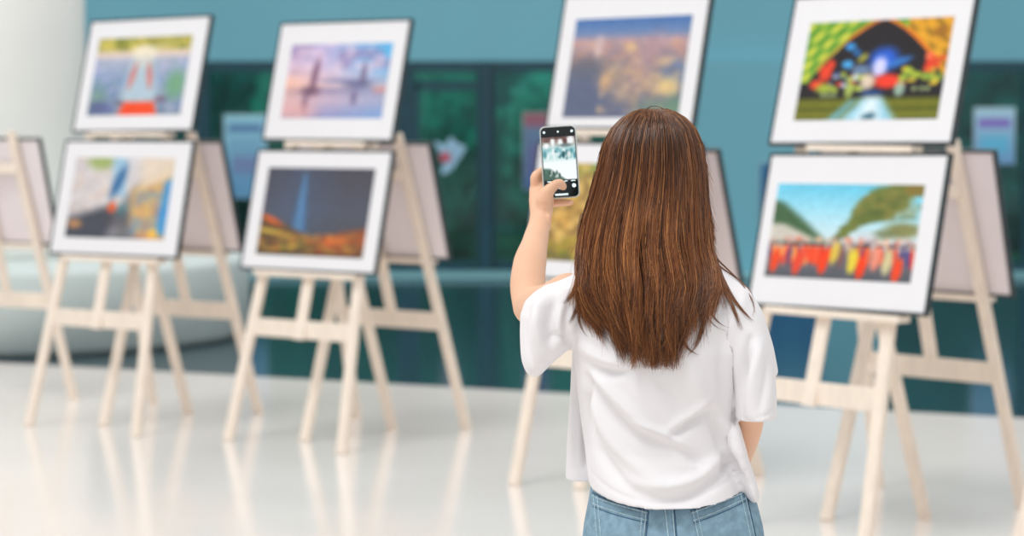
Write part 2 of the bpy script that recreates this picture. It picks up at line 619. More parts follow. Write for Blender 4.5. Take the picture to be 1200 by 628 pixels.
def p_aerial(p):
    p.grad([(0, (44, 98, 168)), (.15, (92, 122, 170)), (.24, (190, 150, 150)), (.36, (160, 130, 130)), (.55, (100, 108, 132)), (1, (82, 92, 118))])
    p.mottle((p.V > .22) & (p.V < .5), [(222, 170, 130), (120, 112, 130), (210, 140, 110)], 11, .35, 5)
    p.blob(.15, .52, .2, .13, (80, 84, 98), .8, 0, .9)
    p.blob(.15, .8, .32, .2, (70, 82, 112), .8, 0, .9)
    p.blob(.58, .62, .26, .2, (176, 140, 112), .7, 0, .9)
    p.blob(.66, .42, .1, .25, (164, 130, 140), .6, 20, .9)
    p.blob(.93, .55, .1, .13, (84, 112, 150), .8, 0, .9)
    p.mottle((p.U > .3) & (p.V > .4) & (p.V < .95), [(226, 176, 110), (120, 104, 110), (230, 190, 140)], 13, .35, 15)
    p.blob(.88, .7, .09, .09, (246, 206, 120), .8, 0, 1)
    p.blob(.8, .92, .16, .1, (96, 128, 100), .7, 0, 1)
    p.blob(.95, .9, .07, .12, (80, 130, 100), .7, 0, 1)
    p.blob(.24, .28, .04, .1, (220, 190, 180), .7, 0, 1)
    p.blob(.52, .3, .05, .04, (230, 190, 120), .7, 0, 1)
    p.blob(.34, .64, .05, .1, (226, 170, 110), .6, 0, 1)
    p.mix(np.full(p.U.shape, .18), (170, 170, 185))


def p_autumn(p):
    p.grad([(0, (110, 140, 70)), (.25, (190, 160, 80)), (.6, (206, 160, 84)), (.85, (150, 130, 60)), (1, (92, 90, 60))])
    p.mottle(p.V < 2, [(224, 178, 96), (140, 110, 60), (232, 196, 120), (110, 84, 50)], 8, .6, 4)
    p.mottle(p.V > .75, [(120, 130, 50), (176, 150, 60)], 12, .7, 8)
    p.blob(.5, .5, .1, .3, (120, 70, 50), .8, 0, .8)


def p_tunnel(p):
    p.I[:] = (34, 30, 34)
    d = ((abs(p.U - .53) / .52) ** 1.35 + (np.clip(.72 - p.V, 0, 1) / .76) ** 1.35) ** (1 / 1.35)
    out = np.clip((d - .94) / .04, 0, 1) * (p.V < .62)
    leaf = 0.5 + 0.5 * np.sin(14 * np.arctan2(p.V - .62, p.U - .55)) * np.cos(30 * d)
    p.mix(out, (92, 150, 48))
    p.mix(out * np.clip(leaf * 1.8 - .6, 0, 1), (206, 206, 70))
    p.mix(out * (p.U > .7), (222, 160, 40))
    p.mix(out * (p.U > .7) * np.clip(leaf * 1.8 - .8, 0, 1), (150, 110, 30))
    rim = np.clip(1 - abs(d - .97) / .04, 0, 1) * (p.V < .5)
    p.mix(rim * (p.U > .3), (236, 112, 32))
    p.mix(rim * (p.U <= .3), (206, 160, 60))
    p.blob(.93, .14, .05, .06, (140, 90, 30), .8, 30, .8)
    p.grad_floor = None
    p.mix(np.clip((p.V - .76) / .04, 0, 1), (96, 100, 26))
    p.mix(np.clip(1 - abs(p.V - .84) / .02, 0, 1) * .6, (150, 150, 50))
    p.mix(np.clip(1 - abs(p.V - .95) / .02, 0, 1) * .6, (160, 160, 60))
    p.blob(.57, .4, .1, .12, (40, 100, 220), .9, 0, .8)
    p.blob(.55, .48, .05, .1, (205, 205, 250), 1, 0, .8)
    p.blob(.68, .43, .09, .035, (50, 120, 200), .9, -30, .8)
    p.blob(.42, .38, .05, .025, (170, 170, 60), .9, -60, .8)
    p.blob(.32, .26, .035, .035, (60, 150, 220), 1, 30, .7)
    p.blob(.37, .32, .03, .05, (40, 100, 160), .9, -30, .7)
    p.blob(.32, .44, .04, .04, (70, 160, 220), 1, 0, .7)
    p.blob(.42, .5, .07, .05, (120, 150, 190), .8, 0, .8)
    p.scatter(26, (.2, .52, .45, .7), .022, [(200, 210, 235), (225, 70, 40), (170, 190, 70), (70, 80, 130)], .9)
    p.blob(.17, .52, .045, .09, (226, 66, 38), 1, 0, .6)
    p.blob(.2, .44, .03, .05, (226, 66, 38), 1, 0, .6)
    p.blob(.12, .64, .05, .05, (224, 70, 40), 1, 0, .6)
    p.blob(.18, .68, .06, .05, (160, 180, 60), .9, 0, .8)
    p.blob(.9, .47, .045, .09, (226, 60, 36), 1, 0, .6)
    p.blob(.88, .38, .03, .04, (240, 110, 70), 1, 0, .6)
    p.blob(.95, .42, .03, .06, (210, 80, 40), .9, 40, .6)
    p.blob(.62, .62, .1, .07, (236, 60, 40), 1, 0, .7)
    p.blob(.48, .62, .05, .08, (235, 215, 190), .9, 0, .8)
    p.scatter(22, (.7, .5, .98, .68), .026, [(170, 190, 60), (220, 190, 60), (110, 150, 60), (235, 90, 40)], .9)
    for x in (.18, .22, .26, .81, .86, .9):
        p.blob(x, .75 if x < .5 else .7, .016, .02, (190, 210, 150), .9, 0, .8)
        p.blob(x, .75 if x < .5 else .7, .008, .01, (70, 90, 40), .9, 0, .8)
    p.blob(.36, .7, .03, .08, (170, 190, 90), .9, 0, .7)
    p.blob(.71, .7, .035, .07, (160, 190, 170), .9, 0, .7)
    p.blob(.52, .73, .08, .03, (30, 70, 130), .9, 0, .8)
    p.poly([(.47, .78), (.6, .78), (.74, 1.05), (.3, 1.05)], (150, 205, 230), .95, .06)
    p.poly([(.5, .78), (.57, .78), (.62, 1.05), (.42, 1.05)], (225, 240, 245), .9, .08)
    p.poly([(.38, .8), (.43, .8), (.28, 1.05), (.2, 1.05)], (110, 180, 215), .8, .05)
    p.blob(.53, .97, .05, .04, (40, 90, 110), .8, -30, .8)


def p_parade(p):
    p.grad([(0, (100, 196, 226)), (.3, (158, 216, 234)), (.6, (206, 224, 230)), (.66, (190, 180, 180)), (.75, (120, 112, 120)), (1, (78, 84, 92))])
    p.poly([(-.05, .16), (.06, .2), (.2, .36), (.36, .56), (.4, .62), (-.05, .62)], (64, 96, 62), .98, .06)
    p.poly([(-.05, .42), (.1, .44), (.34, .6), (-.05, .62)], (214, 206, 196), .9, .05)
    for x, y, rx, ry in ((.92, .0, .14, .1), (.84, .08, .12, .1), (.74, .12, .1, .1), (.68, .2, .09, .1), (.62, .3, .08, .08), (.6, .38, .08, .06), (.75, .3, .09, .08), (.54, .46, .07, .05), (.5, .53, .05, .04), (.84, .2, .08, .08), (.46, .58, .04, .03)):
        p.blob(x, y, rx, ry, (106, 118, 56), .97, -30, .4)
    p.blob(.72, .22, .16, .12, (104, 116, 54), .95, -30, .5)
    p.blob(.66, .34, .12, .07, (98, 112, 52), .95, -20, .5)
    p.blob(.97, .05, .1, .07, (130, 112, 50), .95, 0, .5)
    p.mottle((p.V < .45) & (p.V > .02) & (p.U > .56) & (p.V < .5 - .15 * p.U), [(140, 130, 66), (78, 92, 44)], 14, .5, 7)
    p.blob(.9, .47, .12, .08, (124, 122, 66), .9, 0, .8)
    p.blob(.78, .52, .08, .05, (110, 120, 80), .8, 0, .8)
    p.blob(.66, .55, .08, .05, (200, 205, 210), .8, 0, .8)
    p.scatter(70, (0, .58, 1, .66), .02, [(200, 170, 160), (170, 150, 150), (230, 180, 150), (110, 110, 130), (226, 120, 90)], .8)
    r = p.r
    for i in range(64):
        x = r.uniform(0, .44) if i < 34 else r.uniform(.5, 1)
        c = [(228, 62, 28), (238, 84, 44), (214, 54, 30), (226, 84, 60), (70, 60, 110), (236, 160, 90), (232, 66, 30), (235, 75, 40)][r.integers(8)]
        if i >= 34:
            c = [(226, 190, 60), (232, 70, 32), (220, 130, 110), (190, 190, 190), (214, 60, 40), (200, 170, 90), (60, 70, 130), (236, 90, 40)][r.integers(8)]
        ln = r.uniform(.06, .11)
        p.blob(x, .66 + ln, .017, ln, c, .95, r.uniform(-6, 6), .5)
        p.blob(x, .64, .01, .016, (60, 44, 44), .7, 0, .8)
    for x, y, c in ((.06, .82, (232, 70, 30)), (.22, .84, (226, 70, 44)), (.4, .82, (236, 62, 20)), (.6, .8, (226, 206, 60)), (.66, .86, (236, 62, 20)), (.75, .76, (226, 140, 120)), (.9, .88, (236, 70, 30)), (.83, .8, (206, 196, 150))):
        p.blob(x, y, .032, .13, c, .98, 4, .5)
    p.blob(.5, .78, .05, .14, (84, 86, 96), .7, 0, .8)
    p.blob(.47, .72, .03, .12, (222, 190, 70), .9, 5, .6)
    p.mix(np.clip(p.V * 8 - 7.4, 0, 1) * .5 * (np.sin(p.V * 160) > 0), (110, 112, 120))


def p_plain(p):
    p.grad([(0, (130, 160, 190)), (.5, (200, 190, 170)), (1, (90, 100, 80))])
    p.mottle(p.V > .4, [(120, 130, 90), (170, 150, 120)], 8, .6, 4)


def grid_print(name, x0, x1, z0, z1, fn, n=(150, 100), seed=1, y=0.0, attr='print'):
    p = Paint(n[0], n[1], seed)
    fn(p)
    I = p.I
    if attr == 'print':
        # fine print grain of detail
        I = I * (0.94 + 0.12 * p.nz(60, seed + 50))[..., None]
    xs = x0 + (x1 - x0) * p.U
    zs = z1 + (z0 - z1) * p.V
    V = np.stack([xs, np.full_like(xs, y), zs], -1).reshape(-1, 3)
    w_, h_ = n
    i = np.arange(w_ - 1)
    j = np.arange(h_ - 1)
    II, JJ = np.meshgrid(i, j)
    a = (JJ * w_ + II).ravel()
    Fc = np.stack([a, a + w_, a + w_ + 1, a + 1], -1)
    me = mesh_from_np(name, V, Fc)
    set_colors(me, attr, srgb2lin(I).reshape(-1, 3))
    return me


BW, BH = 0.86, 0.594


def picture(M, fn, rect, label, n=(150, 100), seed=1):
    """framed photograph: local x right, z up, y backwards; origin = middle of the lower edge, front face at y=0"""
    root = empty('framed_photograph')
    root.matrix_world = M
    tag(root, label, 'framed picture', 'framed photographs on the easels')
    bm = bmesh.new()
    fwid, dep = 0.011, 0.024
    for c, s in (((0, dep / 2, fwid / 2), (BW, dep, fwid)), ((0, dep / 2, BH - fwid / 2), (BW, dep, fwid)),
                 ((-BW / 2 + fwid / 2, dep / 2, BH / 2), (fwid, dep, BH - 2 * fwid)), ((BW / 2 - fwid / 2, dep / 2, BH / 2), (fwid, dep, BH - 2 * fwid))):
        add_box(bm, c, s, bevel=0.0015)
    obj('frame', bm, M_blackframe, root)
    bm = bmesh.new()
    add_box(bm, (0, 0.006, BH / 2), (BW - 2 * fwid, 0.006, BH - 2 * fwid))
    obj('mount_board', bm, M_mat, root)
    x0, x1, z0, z1 = rect
    obj('photo_print', grid_print('photo_print', x0, x1, z0 + BH / 2, z1 + BH / 2, fn, n, seed, 0.0022), M_print, root)
    bm = bmesh.new()
    add_box(bm, (0, 0.016, BH / 2), (BW - 2 * fwid, 0.006, BH - 2 * fwid))
    obj('backing_board', bm, M_back, root)
    return root


# ------------------------------------------------------------------ easels
LEAN0 = 0.24
LEGX = 0.36


def easel(mid, yaw, lean, zb, zu, label, two=True, lx=0.0):
    root = empty('wooden_easel', (mid[0], mid[1], 0), -yaw)
    tag(root, label, 'easel', 'pale wooden easels')
    tl = math.tan(lean)

    def P(x, z, dy=0.0):
        return Vector((x, z * tl + dy, z))
    H = 1.47
    for s in (-1, 1):
        bm = bmesh.new()
        bar(bm, P(s * LEGX, 0.0), P(s * (LEGX - 0.105), H), 0.05, 0.028)
        o = obj('leg', bm, M_wood, root)
    bm = bmesh.new()
    bar(bm, P(0, 0.0) * 0 + Vector((0, 0.80, 0.0)), P(0, 1.30, 0.03), 0.05, 0.028)
    obj('rear_leg', bm, M_wood, root)
    bm = bmesh.new()
    bar(bm, P(0, 0.50, -0.014), P(0, 1.62 if two else 1.42, 0.006), 0.06, 0.018)
    obj('mast', bm, M_wood, root)
    bm = bmesh.new()
    ww = LEGX - 0.105 * 0.54 / H
    bar(bm, P(-ww, 0.545, 0), P(ww, 0.545, 0), 0.022, 0.085, side=(0, 1, 0))
    obj('crossbar', bm, M_wood, root)
    bm = bmesh.new()
    bar(bm, P(-0.27, 1.27, 0.012), P(0.27, 1.27, 0.012), 0.02, 0.055, side=(0, 1, 0))
    obj('top_crossbar', bm, M_wood, root)
    bm = bmesh.new()
    bar(bm, P(-0.32 + lx, zb - 0.014, -0.022), P(0.32 + lx, zb - 0.014, -0.022), 0.075, 0.026, side=(0, 1, 0))
    obj('ledge', bm, M_wood, root)
    if two:
        bm = bmesh.new()
        bar(bm, P(-0.25 + lx, zu - 0.013, -0.022), P(0.25 + lx, zu - 0.013, -0.022), 0.07, 0.024, side=(0, 1, 0))
        obj('upper_ledge', bm, M_wood, root)
    return root


def board_matrix(mid, yaw, lean, zb, lx, dyaw=0, dlean=0, roll=0, off=0.042):
    bk = Vector((math.sin(yaw), math.cos(yaw), 0))
    r = Vector((math.cos(yaw), -math.sin(yaw), 0))
    C = Vector((mid[0], mid[1], zb)) + bk * (math.tan(lean) * zb - off) + r * lx
    y2, l2 = yaw + dyaw, lean + dlean
    r = Vector((math.cos(y2), -math.sin(y2), 0))
    bk = Vector((math.sin(y2), math.cos(y2), 0))
    u = Vector((0, 0, 1)) * math.cos(l2) + bk * math.sin(l2)
    R = r * math.cos(roll) + u * math.sin(roll)
    U = -r * math.sin(roll) + u * math.cos(roll)
    N = U.cross(R)
    # local y points backwards
    B_ = R.cross(U) * -1
    M = Matrix((R, B_, U)).transposed().to_4x4()
    M.translation = C
    return M


STANDS = [
    # mid x, mid y, yaw, lean, zb, lx, roll, zu, lxu, dyaw, dlean, rollu
    ([-2.1285, 11.8719, 0.5835, 0.2402, 0.8585, 0.0525, 0.0049, 1.4742, 0.0524, 0.0673, 0.0175, 0.0148],
     (p_street, (-.336, .325, -.206, .205), 'framed street scene with a blue mural, lower picture on the leftmost full easel'),
     (p_lakeside, (-.340, .325, -.210, .196), 'framed photograph of a pale-hatted figure by water, upper picture on the leftmost full easel'),
     'pale wooden easel furthest left that faces the viewer, holding two pictures'),
    ([-1.075, 11.3054, 0.6462, 0.2402, 0.8194, -0.0006, 0.004, 1.4362, -0.0046, 0.0393, -0.0027, 0.0016],
     (p_tower, (-.338, .338, -.222, .207), 'framed night photograph of a blue lit tower over orange lights, second easel from the left'),
     (p_sunset, (-.325, .338, -.185, .182), 'framed pink and blue sunset over water, upper picture on the second easel from the left'),
     'pale wooden easel second from the left among those facing the viewer'),
    ([0.2857, 9.9321, 0.6957, 0.1934, 0.87, 0.0, 0.0, 1.5045, -0.0173, 0.121, 0.0175, 0.0049],
     (p_autumn, (-.335, .335, -.215, .205), 'framed golden brown photograph half hidden behind the raised hand and hair'),
     (p_aerial, (-.335, .342, -.245, .185), 'framed aerial city view at dusk directly above the phone and the head'),
     'pale wooden easel directly behind the person, one front leg showing left of the shirt'),
    ([1.0115, 8.7888, 0.8416, 0.2409, 0.8533, 0.0614, 0.0157, 1.4593, 0.0431, -0.0262, 0.0366, 0.0136],
     (p_parade, (-.363, .338, -.182, .178), 'framed photograph of a crowd in red and yellow under trees, right of the person'),
     (p_tunnel, (-.325, .345, -.200, .186), 'framed photograph of a black arch with green and orange lights, top right'),
     'pale wooden easel right of the person, nearest of those facing the viewer'),
]
for k, (q, lo, hi, lab) in enumerate(STANDS):
    mx_, my_, yaw, lean, zb, lx, roll, zu, lxu, dyaw, dlean, rollu = q
    easel((mx_, my_), yaw, lean, zb, zu, lab, True, lx)
    picture(board_matrix((mx_, my_), yaw, lean, zb, lx, 0, 0, roll), lo[0], lo[1], lo[2], seed=3 + k)
    picture(board_matrix((mx_, my_), yaw, lean, zu, lxu, dyaw, dlean, rollu), hi[0], hi[1], hi[2], seed=13 + k)

# easels of the second row stand back to back with the first one and face away
REAR = [
    ((-2.71, 13.36), 0.54, 0.24, 0.0, 'cut off by the left edge'),
    ((-1.57, 12.72), 0.56, 0.27, -0.07, 'between the two leftmost front easels'),
    ((-0.47, 12.12), 0.645, 0.27, -0.055, 'just left of the dark glass door frame'),
    ((0.84, 10.62), 0.70, 0.30, -0.055, 'behind the long brown hair'),
    ((1.83, 9.80), 0.80, 0.24, -0.055, 'at the right edge'),
]
for k, (mid, yaw, lean, sh, wh) in enumerate(REAR):
    ya = yaw + math.pi
    mid = (mid[0] + sh * math.cos(yaw), mid[1] - sh * math.sin(yaw))
    easel(mid, ya, lean, 0.86, 1.47, 'pale wooden easel seen from behind, ' + wh, False)
    picture(board_matrix(mid, ya, lean, 0.86, 0.0), p_plain, (-.335, .335, -.21, .205), 'grey back of a framed picture turned away, ' + wh, n=(30, 20), seed=30 + k)
# a further front easel whose left leg enters the lower right corner
easel((2.03, 8.22), 0.85, 0.24, 0.86, 1.47, 'pale wooden easel of which one leg tip shows in the bottom right corner')

# ------------------------------------------------------------------ notices on the glass


def p_notice_blue(p):
    p.grad([(0, (150, 205, 222)), (1, (96, 150, 190))])
    p.poly([(.1, .12), (.9, .12), (.9, .2), (.1, .2)], (60, 90, 150), .7, .05)
    for k in range(6):
        p.poly([(.15, .32 + k * .1), (.85, .32 + k * .1), (.85, .35 + k * .1), (.15, .35 + k * .1)], (90, 120, 170), .5, .03)
    p.poly([(.2, .5), (.8, .5), (.8, .7), (.2, .7)], (120, 110, 160), .5, .1)


def p_notice_purple(p):
    p.grad([(0, (176, 214, 232)), (1, (110, 160, 205))])
    p.poly([(.1, .2), (.9, .2), (.9, .34), (.1, .34)], (130, 90, 190), .85, .06)
    p.poly([(.15, .5), (.85, .5), (.85, .8), (.15, .8)], (90, 190, 225), .7, .1)


def p_notice_red(p):
    p.grad([(0, (150, 96, 110)), (.16, (150, 100, 120)), (.2, (104, 130, 160)), (1, (70, 104, 150))])
    p.poly([(.2, .4), (.8, .4), (.8, .8), (.2, .8)], (110, 100, 150), .6, .1)


def notice(px0, px1, py0, py1, fn, label):
    x0, x1, z1, z0 = gx(px0), gx(px1), gz(py0), gz(py1)
    root = empty('notice', ((x0 + x1) / 2, GY - 0.0215, z0))
    tag(root, label, 'notice')
    W_, H_ = x1 - x0, z1 - z0
    bm = bmesh.new()
    add_box(bm, (0, 0.006, H_ / 2), (W_, 0.011, H_))
    obj('sheet', bm, M_mat, root)
    obj('printed_face', grid_print('printed_face', -W_ / 2 + .004, W_ / 2 - .004, .004, H_ - .004, fn, (30, 40), 5, -0.002), M_print, root)


notice(263, 313, 134, 232, p_notice_blue, 'pale blue notice on the glass between the two left easels')
notice(613, 643, 132, 222, p_notice_red, 'dark blue notice with a reddish top on the glass door left of the phone')
notice(1140, 1188, 126, 192, p_notice_purple, 'pale blue notice with a purple heading on the glass at the right edge')


def p_banner(p):
    p.grad([(0, (40, 104, 150)), (1, (30, 84, 134))])
    p.mottle(p.V < 2, [(50, 120, 165)], 4, .4, 4)


notice(887, 962, 190, 300, p_banner, 'dark blue panel on the teal pier, mostly hidden behind the crowd picture')
o = bpy.data.objects['notice.003']
o.location.y = GY - 0.2715
# bird-like sticker on the glass door
pts = [(508, 164), (522, 170), (528, 160), (537, 168), (547, 172), (540, 184), (532, 196), (524, 203), (517, 204), (520, 190), (514, 176)]
bm = bmesh.new()
a = [bm.verts.new((gx(x), GY - 0.018, gz(y))) for x, y in pts]
b = [bm.verts.new((gx(x), GY - 0.008, gz(y))) for x, y in pts]
skin(bm, [a, b])
st = empty('door_sticker', (0, 0, 0))
tag(st, 'white and blue pointed sticker on the glass door right of the second easel pair', 'sticker')
obj('sticker_sheet', bm, material('sticker', (150, 190, 215), rough=0.4, noise_amt=0.2, noise_scale=5), st)
bm = bmesh.new()
cylinder(bm, (0, 0), 0.055, 0, 0.006, seg=24, bev=0.002)
o = obj('red_emblem', bm, material('sticker red', (190, 90, 110), rough=0.4), st)
o.rotation_euler = (math.radians(90), 0, 0)
o.location = (gx(522), GY - 0.0185, gz(184))

# ------------------------------------------------------------------ PERSON
M_skin = material('skin', (228, 182, 151), rough=0.48, spec=0.4, noise_amt=0.04, noise_scale=14, bump=0.1, bump_scale=300)
M_skin.node_tree.nodes['Principled BSDF'].inputs['Subsurface Weight'].default_value = 0.12
M_skin.node_tree.nodes['Principled BSDF'].inputs['Subsurface Radius'].default_value = (0.02, 0.008, 0.005)

YH = 4.27
head = at(766, 205, YH)
bm = bmesh.new()
# head, turned a little towards the phone (its left), tilted slightly down
hz = head.z
limb(bm, [(head.x, YH, hz - 0.045), (head.x, YH, hz), (head.x, YH, hz + 0.045)], [(0.066, 0.082), (0.074, 0.092), (0.062, 0.080)], side=(1, 0, 0), seg=28)
limb(bm, [(head.x, YH - 0.01, hz + 0.02), (head.x, YH - 0.01, hz + 0.035)], [(0.07, 0.085), (0.066, 0.078)], seg=28)
fx = -0.25          # face direction (x per y): looks ahead and slightly left


def face(u, v, d):
    """u right along the face, v up, d out of the head centre"""
    f = Vector((fx, 1, 0)).normalized()
    s = Vector((f.y, -f.x, 0))
    return Vector((head.x, YH, hz)) + s * u + f * d + Vector((0, 0, v))


limb(bm, [face(0, -0.03, 0.045), face(0, -0.085, 0.062)], [(0.05, 0.045), (0.026, 0.024)], seg=20)      # jaw and chin
limb(bm, [face(0, 0.012, 0.088), face(0, -0.028, 0.108)], [(0.007, 0.006), (0.013, 0.010)], seg=12)     # nose
limb(bm, [face(-0.022, -0.055, 0.084), face(0, -0.055, 0.091), face(0.022, -0.055, 0.084)], [(0.004, 0.005), (0.007, 0.006), (0.004, 0.005)], side=(0, 0, 1), seg=10)
limb(bm, [face(-0.045, 0.028, 0.075), face(0, 0.03, 0.086), face(0.045, 0.028, 0.075)], [(0.008, 0.008), (0.01, 0.008), (0.008, 0.008)], side=(0, 0, 1), seg=10)
for s in (-1, 1):
    limb(bm, [face(s * 0.074, 0.02, 0.0), face(s * 0.078, -0.03, 0.005)], [(0.006, 0.018), (0.006, 0.012)], seg=12)   # ears
    limb(bm, [face(s * 0.03, 0.002, 0.072), face(s * 0.032, 0.002, 0.078)], [(0.012, 0.010), (0.011, 0.008)], seg=12)  # eyelids
neck0 = at(770, 262, 4.29)
neck1 = at(772, 330, 4.28)
limb(bm, [neck0, neck1], [(0.052, 0.052), (0.056, 0.058)], seg=24)
# trunk
zs = [(322, .08, 4.23, 4.37), (345, .12, 4.21, 4.39), (380, .13, 4.20, 4.40), (440, .12, 4.20, 4.40), (500, .11, 4.21, 4.39), (560, .12, 4.22, 4.39), (620, .135, 4.20, 4.40), (660, .135, 4.20, 4.40)]
torso(bm, [(0.254 + (i * 0.0035) - hw, 0.254 + (i * 0.0035) + hw, yb, yf, at(775, py, 4.28).z, 0) for i, (py, hw, yb, yf) in enumerate(zs)], seg=36)
# raised left arm
shL = at(668, 352, 4.28)
elL = at(622, 358, 4.46)
wrL = at(632, 262, 4.66)
limb(bm, [shL, (shL + elL) / 2 + Vector((0, 0, -0.006)), elL], [(0.05, 0.05), (0.042, 0.042), (0.034, 0.034)], side=(0, 0, 1), seg=22)
limb(bm, [at(621, 362, 4.45), at(618.5, 334, 4.50), at(621, 308, 4.55), at(627, 284, 4.61), at(632, 262, 4.66), at(635, 246, 4.68)],
     [(0.031, 0.031), (0.0335, 0.033), (0.0315, 0.030), (0.025, 0.024), (0.0208, 0.018), (0.022, 0.016)], side=(1, 0, 0), seg=24)
# wrist bone
limb(bm, [at(642, 268, 4.655), at(643, 254, 4.66)], [(0.006, 0.008), (0.006, 0.008)], seg=12)
# left hand: palm behind and beside the lower left of the phone
YP = 4.70                                    # distance of the phone
limb(bm, [at(634, 252, 4.68), at(634.5, 236, 4.70), at(634, 222, 4.725), at(633, 212, 4.735)],
     [(0.0215, 0.015), (0.0245, 0.0165), (0.0235, 0.015), (0.017, 0.012)], side=(1, 0, 0), seg=22, n=2.3)
# thenar mass and thumb crossing in front of the screen
limb(bm, [at(637, 250, 4.672), at(637, 235, 4.672), at(641, 226, 4.672), at(650, 217, 4.676), at(656.5, 215, 4.684), at(660.5, 219.5, 4.689)],
     [(0.012, 0.013), (0.0165, 0.014), (0.0135, 0.0115), (0.0098, 0.0088), (0.0092, 0.0080), (0.0080, 0.0068)], side=(0, 0, 1), seg=18)
# fingers: index along the phone's left edge, the others wrapped behind it with tips under its lower right
limb(bm, [at(628, 222, 4.722), at(626.5, 208, 4.715), at(632.5, 201.5, 4.722), at(639, 199, 4.738)], [(0.0095, 0.010), (0.0088, 0.009), (0.0082, 0.0082), (0.0072, 0.0072)], side=(1, 0, 0), seg=16)
limb(bm, [at(632, 222, 4.742), at(646, 212, 4.752), at(664, 210, 4.744), at(677, 213, 4.728)], [(0.0095, 0.0095), (0.0088, 0.0088), (0.0082, 0.0082), (0.0070, 0.0070)], side=(0, 0, 1), seg=16)
limb(bm, [at(634, 230, 4.742), at(648, 224, 4.752), at(664, 224, 4.746), at(677, 226, 4.730)], [(0.0095, 0.0095), (0.0086, 0.0086), (0.0080, 0.0080), (0.0068, 0.0068)], side=(0, 0, 1), seg=16)
limb(bm, [at(637, 240, 4.735), at(649, 238, 4.742), at(660, 237.5, 4.728), at(669, 237, 4.712)], [(0.0092, 0.0092), (0.0080, 0.0080), (0.0074, 0.0074), (0.0062, 0.0062)], side=(0, 0, 1), seg=16)
# right arm hanging, hand in the front pocket
shR = at(848, 356, 4.28)
elR = at(878, 470, 4.24)
limb(bm, [shR, (shR + elR) / 2 + Vector((0.008, 0, 0)), elR], [(0.042, 0.045), (0.038, 0.04), (0.029, 0.030)], seg=22)
limb(bm, [elR, at(877, 500, 4.28), at(867, 540, 4.36), at(858, 570, 4.41)], [(0.029, 0.030), (0.0255, 0.027), (0.020, 0.020), (0.018, 0.016)], seg=22)
limb(bm, [at(858, 572, 4.40), at(852, 588, 4.39), at(846, 606, 4.385)], [(0.02, 0.016), (0.032, 0.014), (0.026, 0.012)], seg=18)
# legs and feet
HX = 0.278
for s in (-1, 1):
    limb(bm, [(HX + s * 0.075, 4.30, 0.84), (HX + s * 0.085, 4.30, 0.68), (HX + s * 0.08, 4.29, 0.47), (HX + s * 0.08, 4.31, 0.33), (HX + s * 0.08, 4.31, 0.09)],
         [(0.075, 0.08), (0.07, 0.075), (0.048, 0.052), (0.047, 0.052), (0.032, 0.036)], seg=22)
    limb(bm, [(HX + s * 0.08, 4.30, 0.06), (HX + s * 0.085, 4.38, 0.045), (HX + s * 0.09, 4.45, 0.035)], [(0.03, 0.03), (0.036, 0.024), (0.034, 0.016)], seg=18)
body_me = fuse(bm, 0.0030, 5, 0.5)
person = obj('person', body_me, M_skin)
tag(person, 'person seen from behind in white T-shirt and blue jeans, left hand raising a phone', 'person')

# ---- shirt
SY = 4.18


def lv(py, xl, xr, yb, yf, lift=0.0, Y=4.27):
    return (at(xl, py, Y).x, at(xr, py, Y).x, yb, yf, at(775, py, SY).z, lift)


bm = bmesh.new()
torso(bm, [
    lv(300, 728, 812, 4.225, 4.335),
    lv(309, 706, 832, 4.205, 4.355, -0.004),
    lv(318, 682, 850, 4.195, 4.375, -0.006),
    lv(328, 664, 864, 4.180, 4.395, -0.006),
    lv(345, 660, 872, 4.165, 4.42),
    lv(380, 668, 876, 4.150, 4.44),
    lv(415, 671, 874, 4.145, 4.45),
    lv(455, 676, 869, 4.155, 4.455),
    lv(495, 681, 867, 4.165, 4.46),
    lv(535, 686, 869, 4.170, 4.46, 0.004),
    lv(570, 689, 872, 4.160, 4.46, 0.012),
    lv(596, 692, 874, 4.150, 4.46, 0.022),
], seg=72, n=2.2)
# loose front panel swinging out at her left
pp = []
for py, xl in ((400, 672), (440, 669), (483, 667), (525, 665), (566, 663.5)):
    pp.append((at(xl, py, 4.40).x, at(xl + 60, py, 4.40).x, 4.365, 4.47, at(xl, py, 4.36).z, 0))
torso(bm, pp, seg=36, n=2.6)
# front corner of the hem dropping at her right
limb(bm, [at(858, 500, 4.26), at(864, 530, 4.255), at(872, 556, 4.25), at(880, 574, 4.245), at(884, 582, 4.245)],
     [(0.012, 0.05), (0.016, 0.055), (0.017, 0.05), (0.015, 0.045), (0.0125, 0.035)], seg=20)
# left sleeve: shoulder to just above the elbow, hanging open below the arm
sl = []
for py, xl, xr, yb, yf in ((319, 676, 712, 4.215, 4.35), (325, 660, 712, 4.205, 4.37), (333, 641, 712, 4.20, 4.385), (343, 626, 706, 4.20, 4.395), (354, 615, 700, 4.20, 4.40), (370, 609.5, 694, 4.20, 4.40),
                          (392, 609, 686, 4.205, 4.40), (408, 609.5, 668, 4.215, 4.395), (418, 610, 655, 4.225, 4.39), (427, 611.5, 645, 4.235, 4.385), (436, 615, 637, 4.25, 4.37), (441, 620, 632, 4.27, 4.35)):
    sl.append((at(xl, py, 4.30).x, at(xr, py, 4.30).x, yb, yf, at(xl, py, 4.28).z, 0))
torso(bm, sl, seg=48, n=2.3)
# right sleeve
limb(bm, [at(840, 345, 4.27), at(853, 356, 4.27), at(866, 382, 4.262), at(877, 420, 4.25), at(883, 455, 4.24), at(885, 491, 4.235)],
     [(0.040, 0.070), (0.044, 0.078), (0.046, 0.085), (0.042, 0.088), (0.038, 0.088), (0.036, 0.086)], seg=36, n=2.2, flat=True)
limb(bm, [at(880, 380, 4.31), at(888, 410, 4.31), at(894, 440, 4.31)], [(0.026, 0.06), (0.028, 0.06), (0.027, 0.06)], seg=24, n=2.2, flat=True)
shirt_me = fuse(bm, 0.0036, 4, 0.5)

